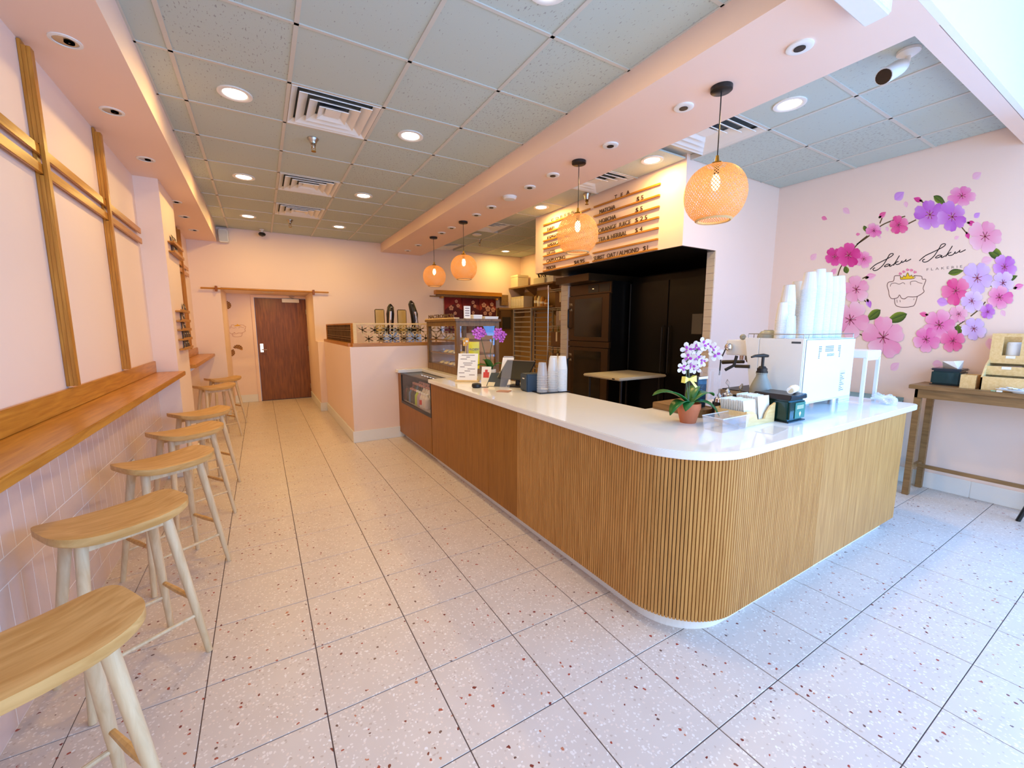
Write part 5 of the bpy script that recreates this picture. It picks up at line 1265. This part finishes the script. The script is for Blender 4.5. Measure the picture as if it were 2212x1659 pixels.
MB().bar((-.15, .09, .241), (.15, .09, .241), .008, .006).bar((-.15, -.10, .091), (-.15, .09, .241), .006, .006).build('pale_edge', STEEL, t)
t = thing('customer_tablet', 'small dark tablet leaning on the counter with a paper note', 'tablet', (1.925, 3.47, TZ), R(-48))
m = MB(); m.v = [(-.10, -.05, .0), (.10, -.05, .0), (.10, .10, .115), (-.10, .10, .115), (-.10, -.042, -.0), (.10, -.042, -.0), (.10, .106, .107), (-.10, .106, .107)]; m.f = [(0,1,2,3),(4,7,6,5),(0,4,5,1),(3,2,6,7),(0,3,7,4),(1,5,6,2)]; m.build('tablet', NAVY, t)
MB().bar((.10, -.05, .002), (.10, .10, .117), .005, .008).build('silver_edge', STEEL, t); m = MB(); m.v = [(-.09, -.053, .003), (-.02, -.053, .003), (-.02, -.01, .036), (-.09, -.01, .036)]; m.f = [(0, 1, 2, 3)]; m.build('paper_note', CREAM, t)
t = thing('receipt_printer', 'dark navy cube receipt printer beside the clear cups', 'printer', (2.03, 3.055, TZ), R(-8)); MB().box(-.07, -.07, 0, .07, .07, .155).build('case', NAVY, t, bevel=.008); MB().box(-.05, -.03, .1548, .05, -.015, .157).build('paper_slot', BLACK, t); MB().box(-.0715, -.02, .11, -.070, .02, .118).build('logo_mark', PAPER, t); MB().box(-.0712, .0, .0, -.0698, .03, .02).build('cable_notch', BLACK, t)
t = thing('cup_tray', 'flat black tray under the cup stacks on the counter', 'tray', (2.145, 2.90, TZ), R(-6)); MB().box(-.15, -.07, 0, .15, .10, .006).build('mat', BLACK, t, bevel=.002); MB().box(-.152, -.072, .006, .152, -.066, .010).build('lip', BLACK, t)
CL = clear('cup_plastic', (.85,.9,.96,1), .30, .1)
cup_stack('plastic_cup_stack', 'shorter stack of clear plastic cups beside the receipt printer', 'cup stack', 2.05, 2.905, TZ+.0062, .045, .255, CL, steps=7, grp='cup stacks on the black tray')
cup_stack('plastic_cup_stack', 'taller stack of clear plastic cups between the short clear and white stacks', 'cup stack', 2.144, 2.88, TZ+.0062, .045, .295, CL, steps=9, grp='cup stacks on the black tray')
cup_stack('paper_cup_stack', 'white paper cup stack at the end of the black tray nearest the room', 'cup stack', 2.235, 2.87, TZ+.0062, .046, .305, CUPW, grp='cup stacks on the black tray')
cup_stack('paper_cup_stack', 'second white paper cup stack behind the clear cups on the tray', 'cup stack', 2.215, 2.965, TZ+.0062, .046, .30, CUPW, grp='cup stacks on the black tray')
bl = []
for k in range(9): bl.append(((-.16+.018*(k % 5)+random.uniform(-.01, .01), .02*(k % 2), .47+.03*(k//3)+random.uniform(-.01, .01)), (-.5+random.uniform(-.3, .3), -.8, random.uniform(-.2, .2))))
for k in range(7): bl.append(((.06+.03*(k % 4)+random.uniform(-.01, .01), -.03, .52-.03*(k//2)+random.uniform(-.01, .01)), (-.4+random.uniform(-.3, .3), -.8, random.uniform(-.2, .2))))
orchid((2.12, 3.98, TZ), 'bright violet orchid in a white pot behind the price list', WPLAST, (.05, .06, .11),
    [[(0, 0, .10), (-.06, .0, .25), (-.10, .0, .40), (-.13, .01, .53)], [(0, 0, .10), (.0, 0, .30), (.03, -.01, .44), (.10, -.03, .54), (.17, -.03, .50)]], bl, .036, violet, lipV,
    [((0, 0, .10), (-.06, -.05, .24), (-.13, -.08, .22), .06), ((0, 0, .10), (.08, -.04, .22), (.15, -.06, .14), .055), ((0, 0, .10), (.03, .08, .2), (.06, .14, .13), .05), ((0, 0, .1), (-.07, .04, .2), (-.16, .07, .13), .05)])
t = thing('info_card', 'white card with green leaf print tilted beside the violet orchid', 'sign', (2.17, 3.76, TZ), R(-40))
m = MB(); m.v = [(-.06, 0, 0), (.06, 0, 0), (.085, .10, .24), (-.035, .10, .24), (-.06, .004, 0), (.06, .004, 0), (.085, .104, .24), (-.035, .104, .24)]; m.f = [(0,1,2,3),(4,7,6,5),(0,4,5,1),(3,2,6,7),(0,3,7,4),(1,5,6,2)]; m.build('card', PAPER, t)
leaf([(-.03, .044, .12), (.0, .065, .18), (.05, .075, .19)], .04, MB()).build('leaf_print', LEAFM, t); leaf([(-.04, .018, .07), (.0, .03, .10), (.05, .04, .10)], .03, MB()).build('leaf_print', LEAFM, t)
t = thing('candy_rack', 'wire rack with clipped orange and red candy packets beside the pastry case', 'rack', (1.93, 4.20, TZ))
MB().box(-.05, -.05, 0, .05, .05, .01).build('foot', SPLY, t); MB().tube([(0, 0, .01), (0, 0, .45)], .005, 8).build('pole', SPLY, t)
ORG = plain('orange_pack', S(232,168,60), .5); RPK = plain('red_pack', S(196,36,60), .5)
for k, (z, mt) in enumerate(((.36, ORG), (.38, ORG), (.15, RPK), (.09, ORG), (.17, ORG))):
    MB().box(-.055+.02*(k % 3), -.052-.004*k, z, -.005+.02*(k % 3), -.048-.004*k, z+.065).build('packet', mt, t)
    MB().box(-.045+.02*(k % 3), -.0535-.004*k, z+.02, -.018+.02*(k % 3), -.0525-.004*k, z+.04).build('packet_print', PAPER, t)
    MB().tube([(0, 0, z+.06), (-.02+.02*(k % 3), -.05-.004*k, z+.06)], .002, 5).build('hook', SPLY, t)
t = thing('candy_bag', 'large yellow candy bag with blue lettering hanging before the violet orchid', 'bag', (2.03, 4.20, TZ), R(-20))
m = MB(); nz = 8
for i in range(nz+1):
    z = .10 + .30*i/nz; d = .02*math.sin(math.pi*i/nz)+.003
    m.v += [(-.06, 0, z), (0, -d, z), (.06, 0, z), (0, d, z)]
for i in range(nz):
    for k in range(4): m.f.append((4*i+k, 4*i+(k+1) % 4, 4*i+4+(k+1) % 4, 4*i+4+k))
m.f += [(3, 2, 1, 0), (4*nz, 4*nz+1, 4*nz+2, 4*nz+3)]
m.build('bag', plain('candy_yellow', S(236,224,40), .35), t, smooth=True)
MB().box(-.04, -.03, 0, .04, .03, .008).tube([(0, .012, .008), (0, .012, .12)], .004, 6).build('display_foot', WPLAST, t)
text('HI-CHEW', .036, lambda u, v: (-.055+u, -.0255, .305+v), 'lettering', plain('candy_blue', S(30,60,160), .5), t, .002, fit=.11)
# ------------------------------------------------------------------ wall mural
cyw, syw = math.cos(R(CAM_YAW)), math.sin(R(CAM_YAW)); cp, sp_ = math.cos(R(CAM_PITCH)), math.sin(R(CAM_PITCH))
def W(px, py):
    """photo point to (y, z) on the right-hand wall plane"""
    a, b = (px-1106)/CAM_F, (829.5-py)/CAM_F
    d = Vector((cyw*a + syw*cp + syw*sp_*b, -syw*a + cyw*cp + cyw*sp_*b, cp*b - sp_))
    k = XR/d.x; return d.y*k, CAM_H + d.z*k
OY, OZ = 1.55, 1.35
mu = thing('wall_mural', 'painted wreath of pink cherry blossoms with shop name on the right wall', 'mural', (XR, OY, OZ))
def C8(x, y): return 1700 + x*.31353, 340 + y*.31345
def C4(x, y): return 1760 + x*.16727, 480 + y*.1673
layer = [0]
def toW(p, off): y, z = W(*p); return (-off, y-OY, z-OZ)
def painted(name, polys, off, step=0):
    """polys: list of (pixel points, colours per point)"""
    vs = []; fs = []; cs = []
    for pi, (pts, cols) in enumerate(polys):
        b = len(vs); vs += [toW(p, off + (step*(pi//10) if step else 0)) for p in pts]; fs.append(tuple(range(b, b+len(pts)))); cs += cols
    me = bpy.data.meshes.new(name); me.from_pydata(vs, [], fs); at = me.color_attributes.new('paint', 'FLOAT_COLOR', 'POINT')
    for i, c in enumerate(cs): at.data[i].color = c
    me.materials.append(PAINT); o = bpy.data.objects.new(name, me); COL.objects.link(o); o.parent = mu; return o
def mixc(a, b, t): return tuple(a[i]*(1-t)+b[i]*t for i in range(3)) + (1,)
PAL = {'p': (S(186,92,206), S(222,170,236)), 'k': (S(232,96,176), S(246,186,214)), 'm': (S(206,24,128), S(236,96,176)), 'l': (S(206,176,236), S(236,214,246)), 'r': (S(238,150,190), S(246,206,222)), 'h': (S(226,56,140), S(244,150,190))}
def flower(cx, cy, r, kind, squash=1.0, n=5, name='blossom', rot=None):
    c0 = C8(cx, cy); r *= .3135; A, B = PAL[kind]; polys = []; rot = random.uniform(0, 6.28) if rot is None else rot
    for k in range(n):
        th = rot + 2*math.pi*k/n; tone = random.random()
        base = mixc(A, PAL['m'][0], .25*tone); tip = mixc(A, B, random.choice((.05, .35, .8, 1.0))); tip2 = mixc(tip, B, .45)
        L = r*random.uniform(.88, 1.06)
        sh = [(.05, 0), (.34, -.25), (.62, -.43), (.86, -.40), (1.0, -.16), (.94, .02), (1.0, .18), (.85, .41), (.6, .43), (.34, .25)]
        pts = []; cols = []
        for u, v in sh:
            x = L*(u*math.cos(th) - v*math.sin(th)); y = L*(u*math.sin(th) + v*math.cos(th))*squash
            pts.append((c0[0]+x, c0[1]+y)); cols.append(mixc(base, tip if v < 0 else tip2, min(1, u)))
        # split along the midrib so colour runs from heart to edge
        ctr = (c0[0]+.55*L*math.cos(th), c0[1]+.55*L*math.sin(th)*squash); cc = mixc(base, tip2, .45)
        for i in range(len(pts)): 
            j = (i+1) % len(pts); polys.append(([ctr, pts[i], pts[j]], [cc, cols[i], cols[j]]))
    layer[0] += 1; off = .0010 + .0003*layer[0]
    o = painted(name, polys, off, .00005)
    st = []; dk = S(150,40,80)
    for k in range(7):
        a = rot + .3 + 2*math.pi*k/7; l = r*.30
        p = c0; q = (c0[0]+l*math.cos(a), c0[1]+l*math.sin(a)*squash); nx, ny = -math.sin(a)*r*.018, math.cos(a)*r*.018
        st.append(([(p[0]-nx, p[1]-ny), (q[0]-nx, q[1]-ny), (q[0]+nx, q[1]+ny), (p[0]+nx, p[1]+ny)], [dk]*4))
    s = painted('stamens', st, off+.00026); s.parent = o
    return o
def stroke(pts, wd, col, name, off, conv=C8):
    L = ribbon([conv(*p) for p in pts], wd); polys = []
    for i in range(len(L)-1):
        a, b = L[i]; c, d = L[i+1]; polys.append(([tuple(a), tuple(b), tuple(d), tuple(c)], [col]*4))
    return painted(name, polys, off)
BR = S(96,74,40)
for pts in ([(350,815),(380,740),(480,605),(555,540)], [(480,600),(560,545),(650,470),(740,430),(815,405)], [(820,465),(890,430)], [(1195,470),(1235,520)], [(640,455),(660,405)], [(905,290),(955,320)], [(1265,1095),(1320,1050),(1368,995)], [(1140,1185),(1225,1125)], [(965,1085),(1000,1105)], [(505,965),(545,995)], [(520,835),(560,815)], [(470,1205),(540,1235)]):
    stroke(pts, 2.6, BR, 'branch', .0006)
def mleaf(x0, y0, x1, y1, wd=.38, c=(S(44,74,24), S(128,150,36))):
    a = Vector(C8(x0, y0)); b = Vector(C8(x1, y1)); d = b-a; n = Vector((-d.y, d.x))*wd*.5; polys = []; N = 8
    up = [a + d*(i/N) + n*math.sin(math.pi*(i/N)**.8) for i in range(N+1)]; lo = [a + d*(i/N) - n*math.sin(math.pi*(i/N)**.8) for i in range(N+1)]; mid = [a + d*(i/N) for i in range(N+1)]
    for i in range(N):
        polys.append(([tuple(mid[i]), tuple(mid[i+1]), tuple(up[i+1]), tuple(up[i])], [c[0], c[0], c[1], c[1]])); polys.append(([tuple(mid[i+1]), tuple(mid[i]), tuple(lo[i]), tuple(lo[i+1])], [mixc(c[0], c[1], .5)]*2+[c[0]]*2))
    painted('leaf', polys, .0009)
for a in ((1010,265,1095,325,.5), (1480,690,1375,625,.6), (645,1050,545,1125,.5), (828,1078,680,1135,.45), (1110,800,1218,780,.42), (415,800,400,745,.7), (1190,1225,1175,1150,.75), (530,470,548,515,.6), (1590,815,1400,890,.25), (500,1000,440,1030,.5)): mleaf(*a)
for x, y, l, an, k in ((660,395,60,-40,'h'), (900,290,60,200,'m'), (1275,455,60,10,'m'), (1245,540,50,70,'m'), (580,820,75,-15,'r'), (565,1010,62,70,'p'), (940,1080,58,190,'h'), (1600,890,70,-20,'k')):
    a = R(an); dx, dy = l/2*math.cos(a), l/2*math.sin(a); A, B = PAL[k]; mleaf(x-dx, y-dy, x+dx, y+dy, .62, (A, B)); mleaf(x-dx*1.25, y-dy*1.25, x-dx*.35, y-dy*.35, .6, (S(70,46,30), S(96,80,40)))
for x, y, l, an, k in ((775,265,85,-40,'p'), (820,325,45,80,'r'), (410,370,60,40,'r'), (258,420,42,20,'h'), (185,685,60,-50,'r'), (1310,125,75,-35,'r'), (1310,398,52,-40,'p'), (490,530,30,-10,'h'), (640,550,24,20,'r'), (1170,553,38,-30,'r'), (1380,710,85,-15,'r'), (1075,997,85,10,'p'), (1490,1075,50,60,'r'), (745,1440,78,-40,'r'), (1040,1425,78,5,'r'), (1400,1290,90,80,'r'), (325,785,52,-50,'k'), (690,495,34,70,'r')):
    a = R(an); dx, dy = l/2*math.cos(a), l/2*math.sin(a); A, B = PAL[k]; mleaf(x-dx, y-dy, x+dx, y+dy, .72, (mixc(A, B, .5), B))
for f in ((1205,265,98,'k',.75), (985,395,108,'p'), (1140,410,108,'p'), (1365,545,120,'r'), (330,685,64,'m'), (530,700,62,'k'), (425,675,92,'m'), (600,505,58,'k',.9), (770,465,70,'h',.9), (1312,832,112,'l'), (1500,755,84,'p'), (1490,865,84,'l'), (1165,920,96,'h'), (1275,990,80,'l'), (1465,965,92,'k'), (1385,1065,54,'p'), (1185,1080,66,'r'), (1050,1155,112,'k'), (960,1255,95,'k'), (1145,1265,86,'h'), (1290,1180,84,'l'), (665,1240,145,'r'), (480,910,100,'r'), (440,1120,128,'r')): flower(*f)
# signature lettering
Sg = [[(715,610),(740,585),(790,545),(850,515),(920,480),(975,450),(1008,425),(1014,408),(990,405),(965,420),(945,455),(915,505),(885,550),(850,585),(810,615),(772,625),(752,612),(762,596),(780,590)],
      [(972,548),(950,540),(922,550),(900,570),(914,575),(945,565),(975,546),(966,566),(980,568),(1010,548)], [(1095,430),(1070,470),(1040,520),(1015,560)], [(1015,548),(1050,520),(1082,506)], [(1038,530),(1058,545),(1088,540),(1110,525),(1130,498),(1120,514),(1135,518),(1165,500),(1182,480),(1172,500),(1186,505),(1215,492),(1245,475)]]
for q in range(2):
    for st_ in Sg:
        pts = st_ if q == 0 else [((x-715)*1.13+1350, (y-610)*1.08+500) for x, y in st_]
        stroke(pts, 1.9, S(34,22,28), 'script_lettering', .0008, C4)
v, f = text_pts('FLAKERIE', 40, spacing=1.75); x0 = min(p[0] for p in v); x1 = max(p[0] for p in v)
m = MB(); m.v = [toW(C4(1445+(p[0]-x0)/(x1-x0)*460, 628-p[1]*1.15-(p[0]-x0)/(x1-x0)*42), .0008) for p in v]; m.f = f; m.build('small_lettering', INKG, mu)
for pts, wd in CUPCAKE: stroke(pts, wd*.16, S(86,40,36), 'muffin_outline', .0008, C4)
painted('crown', [([C4(*p) for p in CROWN], [S(240,196,20)]*len(CROWN))], .0007)
stroke(CROWN + [CROWN[0]], 1.0, S(60,30,24), 'crown_outline', .0009, C4)
for x, y in ((1105,665),(1150,640),(1200,615),(1250,620),(1295,645)): 
    painted('tiny_blossom', [([C4(x+22*math.cos(R(a)), y+22*math.sin(R(a))*(1 if (a//36) % 2 else .5)) for a in range(0, 360, 36)], [S(228,130,160)]*10)], .0008)

# ------------------------------------------------------------------ console table by the mural wall
t = thing('console_table', 'tall narrow brown wooden console table against the mural wall', 'table', (5.09, .55, 0))
MB().box(-.205, -.95, .965, .185, .76, 1.0).build('top', WALN, t, bevel=.003)
MB().box(-.185, -.93, .89, -.165, .72, .965).build('front_apron', WALN, t); MB().box(.15, -.93, .89, .17, .72, .965).build('back_apron', WALN, t); MB().box(-.185, .70, .89, .17, .72, .965).build('end_apron', WALN, t)
for x in (-.19, .14):
    for y in (-.93, .675): MB().box(x, y, 0, x+.045, y+.045, .89).build('leg', WALN, t, bevel=.002)
MB().box(-.175, .69, .22, .155, .715, .26).build('end_stretcher', WALN, t); MB().box(.0, -.9, .23, .025, .69, .26).build('long_stretcher', WALN, t)
t = thing('back_shelf_unit', 'dark blue-green open shelf behind the end of the console table', 'shelf', (4.98, 1.66, 0))
TEAL = plain('teal_laminate', S(96,150,160), .4); DKB = plain('dark_slate', S(36,52,66), .5)
MB().box(-.20, -.22, .80, .30, .40, .83).build('top', TEAL, t); MB().box(.28, -.22, 0, .30, .40, .80).build('back', DKB, t)
for y in (-.22, .38): MB().box(-.20, y, 0, .28, y+.02, .80).build('side', TEAL, t)
for z in (.12, .55): MB().box(-.19, -.20, z, .28, .38, z+.02).build('shelf_board', TEAL, t)
T1 = 1.0003
t = thing('tissue_dispenser', 'green smoked napkin box with tissue sticking up on the console table', 'dispenser', (5.16, 1.12, T1))
MB().box(-.10, -.085, .006, .10, .10, .125).build('body', GREENG, t, bevel=.012); MB().box(-.103, -.088, 0, .103, .103, .006).build('foot', BLACKP, t); MB().box(-.08, -.07, .01, .08, .08, .11).build('napkins', plain('green_napkins', S(20,84,66), .8), t)
MB().prism([(-.11, .125), (-.08, .15), (0, .14), (.085, .15), (.105, .125)], -.10, .11, 'x').build('lid', SMOKE, t, bevel=.004) if False else MB().box(-.105, -.092, .125, .105, .107, .145).build('lid', SMOKE, t, bevel=.008)
m = MB(); m.v = [(-.05, -.05, .146), (.03, -.06, .146), (.02, -.065, .215), (-.05, -.02, .21), (-.05, .05, .205), (.03, .06, .146)]; m.f = [(0, 1, 2, 3), (0, 3, 4, 5)]; o = m.build('tissue', PAPER, t); md = o.modifiers.new('thick', 'SOLIDIFY'); md.thickness = .001
t = thing('wooden_caddy', 'small empty pale wooden box beside the green tissue dispenser', 'box', (5.05, .975, T1))
MB().box(-.07, -.045, 0, .07, .045, .006).build('base', SPLY, t)
for a in ((-.07, -.045, .006, .07, -.039, .11), (-.07, .039, .006, .07, .045, .11), (-.07, -.039, .006, -.064, .039, .11), (.064, -.039, .006, .07, .039, .11)): MB().box(*a).build('side', SPLY, t)
t = thing('condiment_organizer', 'three-tier pale wooden organizer with lids and cups on the console table', 'organizer', (5.11, .60, T1))
for k, (x0, x1, z0, z1) in enumerate(((-.14, -.12, 0, .12), (-.06, -.045, .12, .21), (.02, .035, .21, .45))):
    if k < 2: MB().box(x0, -.30, z0, x1, .305, z1*.9 if k == 0 else z1-.02).build('tier_front', SPLY, t)
for y in (-.30, .295):
    MB().prism([(-.14, 0), (.16, 0), (.16, .45), (.02, .45), (.02, .24), (-.06, .20), (-.14, .10)], y, y+.01, 'y').build('side_board', SPLY, t)
MB().box(.15, -.29, 0, .16, .295, .45).build('back_board', SPLY, t); MB().box(-.12, -.29, .04, -.06, .295, .05).build('tier_floor', SPLY, t); MB().box(-.045, -.29, .13, .02, .295, .14).build('tier_floor', SPLY, t); MB().box(.035, -.29, .25, .15, .295, .26).build('tier_floor', SPLY, t)
for a, b in ((-.29, -.215), (-.12, -.035), (.06, .145), (.24, .295)): MB().box(.02, a, .275, .034, b, .425).build('bay_front', SPLY, t)
MB().box(.02, -.29, .21, .034, .295, .275).build('bay_rail', SPLY, t); MB().box(.02, -.29, .425, .034, .295, .45).build('bay_rail', SPLY, t)
for k, y in enumerate((.19, .01, -.17)):
    for (x, z, n) in ((.018, .252, 'upper'), (-.0615, .168, 'middle')): MB().box(x-.001, y-.025, z, x, y+.025, z+.02).build('paper_label', PAPER, t)
    q = thing('white_cup', 'white paper cup in the top tier of the wooden organizer, %s bay' % ('first', 'second', 'third')[k], 'cup', (5.11+.09, .60+y, T1+.2605), 0, 'cups in the wooden organizer'); hh = .12 if k == 0 else .21
    MB().lathe([(.040, 0), (.042, .01), (.042, hh*.9), (.038, hh)], 16).build('cup', CUPW, q, smooth=True); MB().lathe([(.043, hh*.82), (.043, hh*.9)], 16, cap0=False, cap1=False).build('rim', CUPW, q)
    q = thing('stirrer_bundle', 'bundle of brown wrapped sticks in the middle tier of the organizer, %s bay' % ('first', 'second', 'third')[k], 'sticks', (5.11-.012, .60+y, T1+.1405), 0, 'wrapped sticks in the organizer')
    for i in range(6): MB().tube([(random.uniform(-.018, .018), -.07, .012+.007*i), (random.uniform(-.018, .018), .07, .012+.006*i)], .007, 5).build('stick', plain('stick_%d_%d' % (k, i), S(150+random.randint(-15, 15), 128, 108), .7), q)
    q = thing('lid_stack', 'dark plastic lids lying in the lowest tier of the organizer, %s bay' % ('first', 'second', 'third')[k], 'lids', (5.11-.09, .60+y, T1+.0505), 0, 'lids in the organizer')
    for i in range(5): MB().lathe([(.026, 0), (.027, .004), (.02, .007)], 12, (0, -.04+.02*i, .002+.006*i)).build('lid', BLACKP if k < 1 else plain('mint_lid_%d%d' % (k, i), S(150,206,200), .5), q)
t = thing('sugar_plate', 'oval white plate of sugar sachets at the front of the console table', 'plate', (4.925, .66, T1)); m = MB()
MB().lathe([(.04, 0), (.045, .006), (.10, .02), (.105, .022), (.10, .018), (.02, .009)], 24, cap1=True).build('dish', WPLAST, t, smooth=True); t.scale = (.36, 1.45, 1)
for k in range(7):
    q = thing('sugar_sachet', 'small white sugar sachet heaped on the oval plate', 'sachet', (4.925+random.uniform(-.015, .015), .60+k*.028, T1+.026+.004*(k % 3)), random.uniform(0, 3), 'sugar sachets on the plate'); MB().box(-.022, -.014, 0, .022, .014, .006).build('packet', PAPER, q, bevel=.002); MB().box(-.008, -.0142, .001, .008, .0142, .0062).build('print', plain('sachet_%d' % k, S(190,206,230), .6), q)
q = thing('sugar_sachet', 'pair of white sachets lying before the organizer front', 'sachet', (4.91, .80, T1)); MB().box(-.015, -.03, 0, .015, .0, .012).build('packet', PAPER, q, bevel=.002); MB().box(-.013, .002, 0, .013, .03, .010).build('packet', plain('green_sachet', S(150,176,140), .6), q, bevel=.002)
t = thing('black_stool', 'black stool pushed under the console table at the right photo edge', 'stool', (5.09, .35, 0))
for sx in (-1, 1):
    for sy in (-1, 1): MB().tube([(sx*.08, sy*.10, .62), (sx*.12, sy*.245, 0)], .014, 8).build('leg', BLACK, t, smooth=True)
MB().lathe([(.13, .62), (.14, .63), (.14, .65), (.12, .66)], 20).build('seat', BLACK, t, smooth=True)
